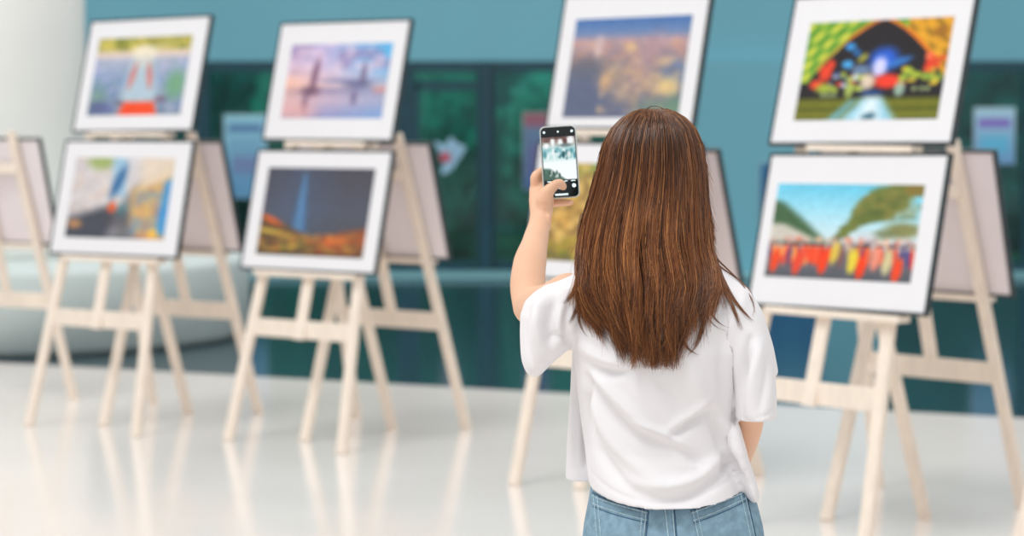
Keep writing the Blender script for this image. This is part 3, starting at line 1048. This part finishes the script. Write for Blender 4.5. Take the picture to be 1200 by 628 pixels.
# folds of the cloth: ridges (+) and hollows (-) on the back, as lines down the cloth
FOLDS = [
    # ((photo points)), amplitude m, width m
    ([(675, 412), (700, 440), (730, 470), (760, 500), (800, 530)], 0.007, 0.012),
    ([(678, 425), (700, 462), (730, 495), (765, 520)], -0.006, 0.010),
    ([(684, 440), (704, 490), (735, 535), (770, 560)], 0.006, 0.012),
    ([(686, 470), (700, 520), (724, 556), (750, 575)], -0.005, 0.010),
    ([(672, 412), (690, 428), (712, 436), (735, 430)], -0.006, 0.009),
    ([(680, 404), (705, 418), (730, 424)], 0.005, 0.010),
    ([(752, 500), (790, 522), (820, 545), (800, 555)], -0.006, 0.011),
    ([(735, 490), (775, 505), (815, 535)], 0.004, 0.008),
    ([(750, 573), (790, 580), (830, 565), (862, 540)], -0.006, 0.012),
    ([(735, 560), (785, 566), (825, 550), (852, 530)], 0.006, 0.013),
    ([(832, 478), (810, 492), (785, 508)], -0.007, 0.009),
    ([(828, 470), (806, 486), (782, 503)], 0.005, 0.010),
    ([(830, 478), (842, 505), (848, 528)], -0.006, 0.010),
    ([(836, 490), (856, 510), (866, 535), (876, 556)], 0.005, 0.010),
    ([(846, 530), (858, 548), (868, 562)], -0.005, 0.010),
    ([(800, 420), (815, 450), (826, 476)], 0.004, 0.014),
    ([(770, 440), (790, 470), (800, 490)], -0.003, 0.014),
    ([(740, 440), (750, 470), (770, 490)], 0.003, 0.016),
    ([(878, 395), (870, 430), (866, 470), (864, 498)], -0.010, 0.007),
    ([(872, 345), (858, 380), (852, 430), (856, 480)], 0.006, 0.012),
    ([(845, 400), (846, 440), (850, 480)], -0.003, 0.010),
    ([(890, 400), (878, 440), (872, 480)], 0.004, 0.010),
    ([(900, 420), (892, 455), (886, 480)], -0.003, 0.008),
    ([(664, 340), (650, 365), (648, 400)], -0.004, 0.010),
    ([(640, 340), (634, 370), (640, 405), (650, 415)], 0.004, 0.010),
    ([(672, 345), (664, 380), (668, 405)], -0.006, 0.008),
    ([(622, 360), (617, 395), (624, 430)], -0.004, 0.006),
    ([(636, 342), (630, 380), (634, 425)], 0.004, 0.009),
    ([(652, 340), (642, 375), (646, 412)], -0.005, 0.008),
    ([(668, 402), (655, 395), (640, 400)], -0.004, 0.008),
    ([(690, 445), (689, 500), (689, 560)], -0.012, 0.006),
    ([(675, 430), (674, 500), (673, 560)], 0.004, 0.006),
    ([(700, 300), (690, 340), (700, 380)], 0.003, 0.015),
    ([(690, 552), (704, 567), (729, 578), (769, 583), (795, 582), (836, 571), (870, 557)], -0.0022, 0.0035),
    ([(862, 489), (885, 486), (907, 474)], -0.0022, 0.0035),
]
n = len(shirt_me.vertices)
co = np.empty(n * 3, np.float32)
shirt_me.vertices.foreach_get('co', co)
co = co.reshape(-1, 3).astype(float)
nr = np.empty(n * 3, np.float32)
shirt_me.vertices.foreach_get('normal', nr)
nr = nr.reshape(-1, 3).astype(float)
disp = np.zeros(n)
for pts, amp, wd in FOLDS:
    P3 = [at(x, y, 4.2) for x, y in pts]
    P2 = np.array([(p.x, p.z) for p in P3])
    seglen = np.linalg.norm(np.diff(P2, axis=0), axis=1)
    tot = seglen.sum()
    best = np.full(n, 9.0)
    bt = np.zeros(n)
    acc = 0
    q = co[:, [0, 2]]
    # smooth polyline by resampling
    tt = np.linspace(0, 1, 25)
    cum = np.concatenate([[0], np.cumsum(seglen)]) / tot
    deg = min(3, len(P2) - 1)
    cx = np.polyval(np.polyfit(cum, P2[:, 0], deg), tt)
    cz = np.polyval(np.polyfit(cum, P2[:, 1], deg), tt)
    for i in range(24):
        a0 = np.array((cx[i], cz[i]))
        d = np.array((cx[i + 1], cz[i + 1])) - a0
        L2 = d @ d + 1e-12
        s = np.clip(((q - a0) @ d) / L2, 0, 1)
        dist = np.linalg.norm(q - a0 - s[:, None] * d, axis=1)
        m = dist < best
        best[m] = dist[m]
        bt[m] = (i + s[m]) / 24
    env = np.sin(np.pi * np.clip(bt * 0.9 + 0.05, 0, 1)) ** 0.6
    if abs(amp) < 0.0025:
        env[:] = 1
    disp += amp * (2.0 if abs(amp) > 0.0025 else 1.0) * env * np.exp(-(best / wd) ** 2)
disp *= np.clip(-nr[:, 1] * 1.6, 0, 1)
soft = np.array([noise.noise(Vector((c[0] * 9, c[1] * 9, c[2] * 6))) for c in co])
disp += soft * 0.0035
co += nr * disp[:, None]
shirt_me.vertices.foreach_set('co', co.astype(np.float32).ravel())
shirt_me.update()
M_shirt = material('white cotton', (233, 231, 233), rough=0.85, spec=0.2, noise_amt=0.0, bump=0.12, bump_scale=900)
M_shirt.node_tree.nodes['Principled BSDF'].inputs['Sheen Weight'].default_value = 0.15
shirt = obj('shirt', shirt_me, M_shirt, person)
shirt['label'] = 'loose white cotton T-shirt'
BV_shirt = BVHTree.FromPolygons([tuple(c) for c in co], [tuple(p.vertices) for p in shirt_me.polygons])

# ---- jeans
bm = bmesh.new()


def jl(py, xl, xr, yb, yf, lift=0.0):
    return (at(xl, py, 4.3).x, at(xr, py, 4.3).x, yb, yf, at(788, py, 4.2).z, lift)


torso(bm, [jl(562, 702, 870, 4.225, 4.405, 0.012), jl(578, 694, 880, 4.205, 4.41, 0.008), jl(600, 689, 887, 4.178, 4.42), jl(625, 684, 893, 4.165, 4.425),
           jl(660, 680, 898, 4.16, 4.425), jl(690, 684, 896, 4.17, 4.42), jl(720, 692, 888, 4.19, 4.41)], seg=60, n=2.3)
for s in (-1, 1):
    limb(bm, [(HX + s * 0.075, 4.295, 0.80), (HX + s * 0.088, 4.295, 0.66), (HX + s * 0.086, 4.29, 0.46), (HX + s * 0.085, 4.30, 0.30), (HX + s * 0.085, 4.30, 0.10)],
         [(0.084, 0.118), (0.080, 0.096), (0.062, 0.068), (0.058, 0.064), (0.056, 0.062)], seg=28)
jeans_me = fuse(bm, 0.005, 6, 0.5)
M_denim = material('blue denim', (128, 158, 176), rough=0.8, spec=0.2, noise_amt=0.2, noise_scale=60, bump=0.5, bump_scale=700)
M_seam = material('faded denim seam', (160, 186, 198), rough=0.85, noise_amt=0.25, noise_scale=180)
M_seam_dark = material('dark denim edge', (62, 96, 124), rough=0.85, noise_amt=0.25, noise_scale=120)
jeans = obj('jeans', jeans_me, M_denim, person)
jeans['label'] = 'light blue denim jeans'
BV_jeans = BVHTree.FromPolygons([tuple(v.co) for v in jeans_me.vertices], [tuple(p.vertices) for p in jeans_me.polygons])


def drape(bv, px, py, off, Y=4.17):
    p = at(px, py, Y)
    h = bv.ray_cast(Vector((p.x, 3.5, p.z)), Vector((0, 1, 0)))
    if h[0] is None:
        return p
    return h[0] + h[1] * off


def seam(bm, pts, r, off=0.0012, K=8):
    P = []
    for (x0, y0), (x1, y1) in zip(pts, pts[1:]):
        for k in range(K):
            P.append(drape(BV_jeans, x0 + (x1 - x0) * k / K, y0 + (y1 - y0) * k / K, off))
    P.append(drape(BV_jeans, *pts[-1], off))
    rings = []
    for i, p in enumerate(P):
        t = (P[min(i + 1, len(P) - 1)] - P[max(i - 1, 0)]).normalized()
        s = Vector((0, -1, 0)).cross(t).normalized()
        o_ = t.cross(s)
        rings.append([bm.verts.new(p + s * r * math.cos(2 * math.pi * k / 6) + o_ * r * 0.6 * math.sin(2 * math.pi * k / 6)) for k in range(6)])
    skin(bm, rings)


def patch(quad, off, name, mat, n=24):
    """cloth patch laid on the jeans: quad = TL, TR, BR, BL in photo pixels"""
    bm = bmesh.new()
    G = []
    for j in range(n + 1):
        row = []
        for i in range(n + 1):
            u, v = i / n, j / n
            x = (quad[0][0] * (1 - u) + quad[1][0] * u) * (1 - v) + (quad[3][0] * (1 - u) + quad[2][0] * u) * v
            y = (quad[0][1] * (1 - u) + quad[1][1] * u) * (1 - v) + (quad[3][1] * (1 - u) + quad[2][1] * u) * v
            edge = min(u, 1 - u, v, 1 - v) < 0.001
            row.append(bm.verts.new(drape(BV_jeans, x, y, -0.001 if edge else off)))
        G.append(row)
    for j in range(n):
        for i in range(n):
            bm.faces.new((G[j][i], G[j][i + 1], G[j + 1][i + 1], G[j + 1][i]))
    return obj(name, bm, mat, jeans, smooth=True)


for quad in ([(697, 589), (760, 601), (751, 676), (704, 668)], [(810, 601), (877, 582), (891, 650), (826, 676)]):
    pk = patch(quad, 0.0022, 'back_pocket', M_denim)
    bm = bmesh.new()
    (a, b, c, d) = quad

    def mixp(p, q, t):
        return (p[0] + (q[0] - p[0]) * t, p[1] + (q[1] - p[1]) * t)
    for t in (0.03, 0.13):
        seam(bm, [mixp(a, d, t), mixp(b, c, t)], 0.0011, 0.0032)
    for t in (0.03, 0.10):
        seam(bm, [mixp(a, b, t), mixp(d, c, t)], 0.0009, 0.003)
        seam(bm, [mixp(b, a, t), mixp(c, d, t)], 0.0009, 0.003)
    st_ = obj('pocket_stitching', bm, M_seam, person)
    st_.parent = jeans
    bm = bmesh.new()
    seam(bm, [mixp(a, d, -0.01), mixp(b, c, -0.01)], 0.0012, 0.001)
    seam(bm, [mixp(b, a, -0.008), mixp(c, d, -0.008)], 0.0012, 0.001)
    seam(bm, [mixp(a, d, 0.17), mixp(b, c, 0.17)], 0.0010, 0.0026)
    obj('pocket_edge', bm, M_seam_dark, jeans)
bm = bmesh.new()
seam(bm, [(779, 590), (783, 628), (786, 680)], 0.0012, 0.002)
obj('centre_seam', bm, M_seam, jeans)
bm = bmesh.new()
seam(bm, [(788, 590), (790.5, 628), (792, 680)], 0.0012, 0.002)
obj('centre_seam', bm, M_seam, jeans)
bm = bmesh.new()
seam(bm, [(790, 588), (792.5, 628), (794, 680)], 0.0014, 0.0008)
obj('seam_edge', bm, M_seam_dark, jeans)
# shoes
for s in (-1, 1):
    bm = bmesh.new()
    X = HX + s * 0.085
    limb(bm, [(X, 4.275, 0.045), (X, 4.34, 0.045), (X + s * 0.005, 4.42, 0.04), (X + s * 0.006, 4.485, 0.032)], [(0.037, 0.045), (0.042, 0.05), (0.046, 0.036), (0.038, 0.026)], seg=24)
    limb(bm, [(X, 4.285, 0.05), (X, 4.295, 0.10)], [(0.036, 0.04), (0.04, 0.045)], seg=24)
    for v in bm.verts:
        v.co.z = max(v.co.z, 0.0)
    obj('shoe', fuse(bm, 0.004, 3), material('white sneaker', (232, 232, 230), rough=0.6, noise_amt=0.03), person)

# ---- hair
SIL = [  # y, left edge, right edge, back distance, far distance
    (127, 752, 780, 4.245, 4.31), (131, 740, 792, 4.222, 4.335), (138, 728, 804, 4.205, 4.35), (150, 716, 815, 4.19, 4.36), (170, 706, 823, 4.172, 4.365), (200, 699, 828, 4.162, 4.36),
    (230, 691, 830, 4.160, 4.36), (260, 682, 831, 4.165, 4.36), (290, 676, 833, 4.170, 4.36), (315, 674, 840, 4.160, 4.37), (335, 675, 842, 4.145, 4.37),
    (350, 677, 838, 4.135, 4.37), (370, 684, 832, 4.13, 4.37), (390, 694, 827, 4.125, 4.37), (410, 705, 822, 4.125, 4.37), (435, 714, 816, 4.125, 4.37)]
SA = np.array(SIL, float)


def env_at(y):
    return [np.interp(y, SA[:, 0], SA[:, k]) for k in (1, 2, 3, 4)]


TIPS = np.array([(-1.6, 372), (-1.05, 372), (-0.92, 382), (-0.8, 400), (-0.62, 418), (-0.45, 425), (-0.3, 423), (-0.1, 429), (0.1, 430), (0.3, 431), (0.5, 428), (0.68, 427), (0.8, 408), (0.93, 362), (1.6, 348)])


def strand_tubes(paths, r0, shades, sides=3):
    """paths (n, m, 3) -> one mesh of tapering strands"""
    n_, m_, _ = paths.shape
    T = np.gradient(paths, axis=1)
    T /= np.linalg.norm(T, axis=2, keepdims=True) + 1e-9
    ref = np.tile(np.array([0.0, 1.0, 0.0]), (n_, m_, 1))
    S = np.cross(T, ref)
    S /= np.linalg.norm(S, axis=2, keepdims=True) + 1e-9
    O = np.cross(T, S)
    tp = np.linspace(0, 1, m_)
    rr = r0[:, None] * (1 - 0.75 * np.clip((tp - 0.55) / 0.45, 0, 1) ** 1.5)[None, :]
    V = []
    for k in range(sides):
        a = 2 * math.pi * k / sides
        V.append(paths + (S * math.cos(a) + O * math.sin(a)) * rr[..., None])
    V = np.stack(V, 2)                      # n, m, sides, 3
    idx = np.arange(n_ * m_ * sides).reshape(n_, m_, sides)
    Fq = []
    for k in range(sides):
        k2 = (k + 1) % sides
        Fq.append(np.stack([idx[:, :-1, k], idx[:, :-1, k2], idx[:, 1:, k2], idx[:, 1:, k]], -1).reshape(-1, 4))
    me = mesh_from_np('strands', V.reshape(-1, 3), np.concatenate(Fq))
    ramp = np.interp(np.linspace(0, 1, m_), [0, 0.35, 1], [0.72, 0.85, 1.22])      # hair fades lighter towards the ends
    c = np.repeat(shades[:, None, None, :] * ramp[None, :, None, None], sides, 2).reshape(-1, 3)
    set_colors(me, 'shade', c)
    me.shade_smooth()
    return me


PARTX = 768.0


def hair_paths(N, NC, m_=22):
    cs = np.sort(rng.uniform(-118, 118, NC))                # clump angles round the head
    clen = 5 - np.abs(rng.normal(0, 15, NC))
    cbend = rng.normal(0, 1, NC)
    cdep = rng.uniform(0, 1, NC)
    cphase = rng.uniform(0, 6.28, NC)
    cval = rng.normal(0, 1, NC)
    cconv = rng.uniform(0.6, 1.0, NC)
    camp = rng.uniform(0.8, 3.4, NC)
    cfreq = rng.uniform(17, 30, NC)
    cshort = np.where(rng.random(NC) < 0.22, rng.uniform(15, 85, NC), 0.0)
    cout = np.where(cshort > 0, -0.03, 0.0)
    ci = rng.integers(0, NC, N)
    ph = cs[ci] + rng.normal(0, 2.6, N)
    paths = np.zeros((N, m_, 3))
    shades = np.zeros((N, 3))
    lo_, mid_, hi_ = np.array(lin((48, 26, 14))), np.array(lin((132, 78, 40))), np.array(lin((218, 150, 88)))
    for i in range(N):
        c = ci[i]
        a = math.radians(ph[i])
        ac = math.radians(cs[c])
        s_tip = math.sin(ac) + 0.25 * (math.sin(a) - math.sin(ac))
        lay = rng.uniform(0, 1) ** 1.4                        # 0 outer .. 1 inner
        y_root = 127.5 + 42 * lay ** 1.3 * rng.uniform(0.3, 1)
        side = s_tip + 0.0
        y_tip = np.interp(math.sin(ac) * (1.0 if abs(cs[c]) < 90 else 1.04), TIPS[:, 0], TIPS[:, 1]) + clen[c] + rng.normal(0, 7) - 22 * lay * rng.uniform(0, 1) - cshort[c]
        y_tip = min(y_tip, 430 + rng.normal(0, 2.5))
        if rng.random() < 0.10:
            y_tip -= rng.uniform(10, 80)
        ys = y_root + (y_tip - y_root) * np.linspace(0, 1, m_) ** (1.35)
        tt = np.linspace(0, 1, m_)
        xl, xr, yb, yf = env_at(ys)
        cx, hw = (xl + xr) / 2, (xr - xl) / 2
        conv = np.clip((tt - 0.4) / 0.6, 0, 1) ** 1.2 * cconv[c]
        aa = a * (1 - conv) + ac * conv
        thick = 0.985 - 0.16 * lay * (cshort[c] == 0) - cout[c] * np.clip((ys - 240) / 100, 0, 1) + 0.012 * cdep[c] * np.clip((ys - 200) / 100, 0, 1)
        px = cx + hw * np.sin(aa) * thick + rng.normal(0, 1.1) * np.sin(tt * rng.uniform(3, 8) + rng.uniform(0, 6)) * np.clip(tt * 3, 0, 1)
        yc = (yb + yf) / 2
        b = (yf - yb) / 2
        yy = yc - b * np.cos(aa) * thick
        # gentle wave and tip bend
        px = px + camp[c] * np.sin(ys / cfreq[c] + cphase[c]) * np.clip((ys - 230) / 120, 0, 1)
        bend = np.clip((ys - (y_tip - 60)) / 60, 0, 1) ** 2
        px = px + bend * (cbend[c] * 8.0 + rng.normal(0, 1.8) + 5 * math.sin(ac) * -0.6)
        if math.sin(ac) < -0.82:
            px = px - np.clip((ys - 325) / 60, 0, 1) * rng.uniform(0, 4) * 0.9
        for k in range(m_):
            p = at(px[k], ys[k], 4.19)
            # keep the side silhouette right for strands that hang further away
            sc = yy[k] / 4.19
            paths[i, k] = (p.x * sc if abs(math.sin(aa[k])) > 0 else p.x, yy[k], CAM_H + (p.z - CAM_H) * (1 + (sc - 1) * 0.7))
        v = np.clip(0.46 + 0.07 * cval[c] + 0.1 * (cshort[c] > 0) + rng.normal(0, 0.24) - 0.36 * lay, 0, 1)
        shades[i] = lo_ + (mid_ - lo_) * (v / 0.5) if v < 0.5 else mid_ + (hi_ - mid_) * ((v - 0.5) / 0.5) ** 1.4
    return paths, shades


def push_out(paths):
    n_, m_, _ = paths.shape
    front = paths[:, 9, 1] > 4.285
    lim = np.full((n_, m_), 99.0)
    for i in range(n_):
        extra = 0.003 + rng.uniform(0, 0.016)
        if front[i]:
            continue
        for k in range(m_):
            x, y, z = paths[i, k]
            if z < 1.36:
                h = BV_shirt.ray_cast(Vector((x, 3.7, z)), Vector((0, 1, 0)))
                if h[0] is not None:
                    lim[i, k] = h[0].y - extra
    for _ in range(14):
        paths[:, :, 1] = np.minimum(paths[:, :, 1], lim)
        paths[:, 1:-1, 1] = 0.5 * paths[:, 1:-1, 1] + 0.25 * (paths[:, :-2, 1] + paths[:, 2:, 1])
    ends = np.minimum(paths[:, :, 1], lim)
    sc = ends / paths[:, :, 1]
    paths[:, :, 1] = ends


paths, shades = hair_paths(10500, 150)
push_out(paths)

# named wisps that leave the mass: (photo polyline), count, spread px
WISPS = [
    ([(822, 250), (834, 296), (848, 330), (862, 354), (882, 376)], 70, 3.2),
    ([(820, 260), (832, 300), (845, 334), (858, 356), (868, 388)], 60, 3.0),
    ([(824, 250), (838, 300), (858, 322), (876, 340), (883, 374)], 10, 2.0),
    ([(826, 270), (842, 312), (866, 326), (880, 345), (881, 372)], 6, 2.0),
    ([(815, 280), (822, 330), (826, 365), (815, 405), (806, 418)], 40, 3.0),
    ([(815, 300), (826, 350), (834, 370), (850, 382), (858, 385)], 7, 3.0),
    ([(812, 300), (824, 360), (836, 380), (852, 388)], 5, 3.0),
    ([(790, 330), (797, 380), (806, 408), (820, 416)], 30, 3.0),
    ([(688, 250), (680, 300), (676, 335), (668, 348), (660, 357)], 60, 3.2),
    ([(694, 260), (688, 310), (683, 345), (672, 368), (667, 382)], 60, 3.2),
    ([(698, 280), (690, 330), (680, 360), (679, 380), (690, 396)], 26, 2.0),
    ([(700, 200), (688, 250), (684, 300), (690, 330)], 8, 2.0),
    ([(756, 129), (764, 124.5), (776, 127), (800, 136)], 3, 1.5),
]
wp, ws = [], []
for pts, cnt, spr in WISPS:
    P = np.array(pts, float)
    cum = np.concatenate([[0], np.cumsum(np.linalg.norm(np.diff(P, axis=0), axis=1))])
    cum /= cum[-1]
    tt = np.linspace(0, 1, 22)
    deg = min(3, len(P) - 1)
    bx, by = np.polyval(np.polyfit(cum, P[:, 0], deg), tt), np.polyval(np.polyfit(cum, P[:, 1], deg), tt)
    for _ in range(cnt):
        o1, o2, ln = rng.normal(0, spr), rng.normal(0, spr * 0.45), rng.uniform(0.82, 1.0)
        q = []
        for k in range(22):
            t_ = tt[k] * ln
            x = np.interp(t_, tt, bx) + o1 * (1 - tt[k]) + o2 * tt[k]
            y = np.interp(t_, tt, by) + 0.4 * o2 * tt[k]
            xl, xr, yb, yf = env_at(min(y, 430))
            u = np.clip((x - (xl + xr) / 2) / ((xr - xl) / 2), -1, 1)
            d = (yb + yf) / 2 - (yf - yb) / 2 * math.sqrt(max(0, 1 - u * u)) - 0.002 + 0.03 * max(0.0, 1 - tt[k] * 3.5)
            q.append(at(x, y, d))
        wp.append([tuple(v) for v in q])
        v = rng.uniform(0.1, 0.75)
        ws.append(np.array(lin((60, 36, 24))) * (1 - v) + np.array(lin((168, 110, 70))) * v)
wp = np.array(wp)
for i in range(len(wp)):
    for k in range(22):
        x, y, z = wp[i, k]
        h = BV_shirt.ray_cast(Vector((x, 3.7, z)), Vector((0, 1, 0)))
        if h[0] is not None:
            ny = h[0].y - rng.uniform(0.002, 0.008)
            if ny < y or k > 12:
                s_ = ny / y
                wp[i, k] = (x * s_, ny, CAM_H + (z - CAM_H) * s_)
for _ in range(3):
    wp[:, 1:-1, 1] = 0.5 * wp[:, 1:-1, 1] + 0.25 * (wp[:, :-2, 1] + wp[:, 2:, 1])
# loose flyaways near the outline
fl = paths[rng.integers(0, len(paths), 60)].copy()
fl += np.linspace(0, 1, 22)[None, :, None] ** 1.5 * rng.normal(0, 0.008, (60, 1, 3)) * np.array([1.4, -0.3, 0.4])
fs = np.tile(np.array(lin((150, 100, 66))), (60, 1))
allp = np.concatenate([paths, wp, fl])
alls = np.concatenate([shades, np.array(ws), fs])
rad = np.concatenate([rng.uniform(0.00042, 0.00075, len(paths)), rng.uniform(0.00035, 0.0006, len(wp)), np.full(60, 0.00022)])
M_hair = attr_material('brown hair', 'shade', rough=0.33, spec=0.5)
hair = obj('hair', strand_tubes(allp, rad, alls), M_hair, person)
hair['label'] = 'long straight brown hair'
# dense under-layer that the strands lie on
bm = bmesh.new()
rings = []
for y in np.concatenate([[129.5, 131, 134], np.linspace(138, 375, 40)]):
    xl, xr, yb, yf = env_at(y)
    k_ = 0.86 - 0.25 * max(0, (y - 330) / 45) ** 2
    cx, hw = (xl + xr) / 2, (xr - xl) / 2 * k_
    yc, b = (yb + yf) / 2, (yf - yb) / 2 * (0.80 if y < 190 else 0.86)
    ring = []
    for k in range(64):
        a = 2 * math.pi * k / 64
        ff = 1.0 if math.sin(a) < 0.2 or y < 150 else 0.55      # open towards the face
        yy = yc + b * math.sin(a) * ff
        if y > 325:
            yy = min(yy, 4.2)
        p = at(cx + hw * math.cos(a), y, 4.19)
        ring.append(bm.verts.new((p.x * yy / 4.19, yy, p.z)))
    rings.append(ring)
skin(bm, rings)
obj('hair_underlayer', bm, material('dark brown hair', (48, 30, 22), rough=0.6, noise_amt=0.3, noise_scale=60, stretch=(8, 8, 0.5)), hair, smooth=True)

# ------------------------------------------------------------------ PHONE
pTL, pTR, pBR, pBL = (630, 148.5), (673.5, 146.5), (681, 230.5), (639, 234)
YP = 4.705
A_, B_, C_, D_ = (at(*q, YP) for q in (pTL, pTR, pBR, pBL))
cen = (A_ + B_ + C_ + D_) / 4
R = ((B_ - A_) + (C_ - D_)).normalized()
U = ((A_ - D_) + (B_ - C_))
U = (U - R * U.dot(R)).normalized()
pw, ph_ = ((B_ - A_).length + (C_ - D_).length) / 2, ((A_ - D_).length + (B_ - C_).length) / 2
Bk = (R.cross(U) * -1)
Mph = Matrix((R, Bk, U)).transposed().to_4x4()
Mph.translation = cen
phone = empty('smartphone')
phone.matrix_world = Mph
tag(phone, 'black smartphone in a clear case held up in the left hand, camera view on screen', 'smartphone')


def rounded(bm, w_, h_, r, y0, y1, seg=8, cx=0.0, cz=0.0):
    ring0, ring1 = [], []
    for (sx, sz, a0) in ((1, 1, 0), (-1, 1, 90), (-1, -1, 180), (1, -1, 270)):
        for k in range(seg + 1):
            a = math.radians(a0 + 90 * k / seg)
            x, z = cx + sx * (w_ / 2 - r) + r * math.cos(a), cz + sz * (h_ / 2 - r) + r * math.sin(a)
            ring0.append(bm.verts.new((x, y0, z)))
            ring1.append(bm.verts.new((x, y1, z)))
    skin(bm, [ring0, ring1])


bm = bmesh.new()
rounded(bm, pw, ph_, 0.0105, 0.0, 0.0095)
es = [e for e in bm.edges if abs((e.verts[0].co - e.verts[1].co).y) < 1e-6 and len([f for f in e.link_faces if len(f.verts) > 8]) == 1]
bmesh.ops.bevel(bm, geom=es, offset=0.0018, segments=3, affect='EDGES', profile=0.5)
obj('case', bm, material('translucent phone case', (196, 204, 200), rough=0.25, noise_amt=0.03), phone, smooth=False)
bm = bmesh.new()
rounded(bm, pw - 0.0044, ph_ - 0.0044, 0.0088, -0.0006, 0.004)
obj('glass_front', bm, material('black phone glass', (8, 16, 20), rough=0.1, spec=0.5), phone)


def p_screen(p):
    p.grad([(0, (120, 90, 84)), (.1, (150, 130, 124)), (.22, (196, 214, 214)), (.3, (150, 200, 205)), (.5, (196, 226, 226)), (.6, (244, 252, 252)), (1, (250, 255, 255))])
    for x, y, rx, ry in ((.32, .1, .06, .12), (.55, .14, .07, .1), (.86, .08, .12, .1), (.12, .2, .08, .06)):
        p.blob(x, y, rx, ry, (245, 250, 250), .95, 0, .8)
    p.blob(.7, .1, .06, .07, (92, 62, 58), .9, 0, .8)
    p.blob(.14, .07, .1, .05, (110, 80, 76), .9, 0, .8)
    p.blob(.45, .02, .3, .03, (96, 70, 66), .8, 0, .8)
    p.blob(.7, .2, .2, .04, (60, 80, 84), .6, 0, .9)
    p.scatter(30, (.05, .3, .98, .5), .05, [(70, 140, 150), (220, 240, 240), (110, 170, 180), (235, 245, 245), (60, 110, 120)], .8)
    p.blob(.63, .42, .05, .08, (30, 90, 100), .9, 0, .7)
    p.blob(.8, .42, .06, .08, (236, 240, 236), .9, 0, .7)
    p.blob(.97, .45, .04, .08, (60, 130, 150), .8, 0, .7)
    p.poly([(-.05, .72), (.2, .74), (.75, 1.05), (-.05, 1.05)], (64, 96, 84), .95, .06)
    p.scatter(12, (.05, .8, .5, .98), .035, [(210, 225, 215), (90, 130, 110), (40, 70, 64)], .8)
    p.mix(np.clip((p.V - .5) * 6, 0, 1) * np.clip((p.U - .35) * 3 - (p.V - .7) * 3, 0, 1) * .8, (246, 253, 253))


M_screen = attr_material('lit display', 'screen', rough=0.3, emit=1.0)
sw = pw - 0.0072
zt_, zb_ = ph_ / 2 - 0.0215, -ph_ / 2 + 0.0365
obj('display', grid_print('display', -sw / 2, sw / 2, zb_, zt_, p_screen, (60, 90), 8, -0.0008, 'screen'), M_screen, phone)
M_icon = bpy.data.materials.new('screen icons')
M_icon.use_nodes = True
M_icon.node_tree.nodes['Principled BSDF'].inputs['Emission Color'].default_value = (*lin((180, 226, 232)), 1)
M_icon.node_tree.nodes['Principled BSDF'].inputs['Emission Strength'].default_value = 0.9


def dot(name, x, z, w_, h_):
    bm = bmesh.new()
    rounded(bm, w_, h_, min(w_, h_) / 2.05, -0.0013, -0.0005, 5, x, z)
    return obj(name, bm, M_icon, phone)


dot('screen_icon', -0.027, ph_ / 2 - 0.0115, 0.0045, 0.0045)
dot('screen_icon', 0.000, ph_ / 2 - 0.0115, 0.0035, 0.0035)
dot('screen_icon', 0.027, ph_ / 2 - 0.0115, 0.0048, 0.0048)
for x in (-0.022, -0.008, 0.010, 0.024):
    dot('mode_label', x, -ph_ / 2 + 0.0335, 0.009 if abs(x) > .01 else 0.006, 0.0016)
dot('screen_icon', 0.025, -ph_ / 2 + 0.024, 0.0075, 0.0075)
dot('shutter_button', -0.001, -ph_ / 2 + 0.0235, 0.0115, 0.0115)
dot('home_bar', 0.0, -ph_ / 2 + 0.0075, 0.026, 0.0032)
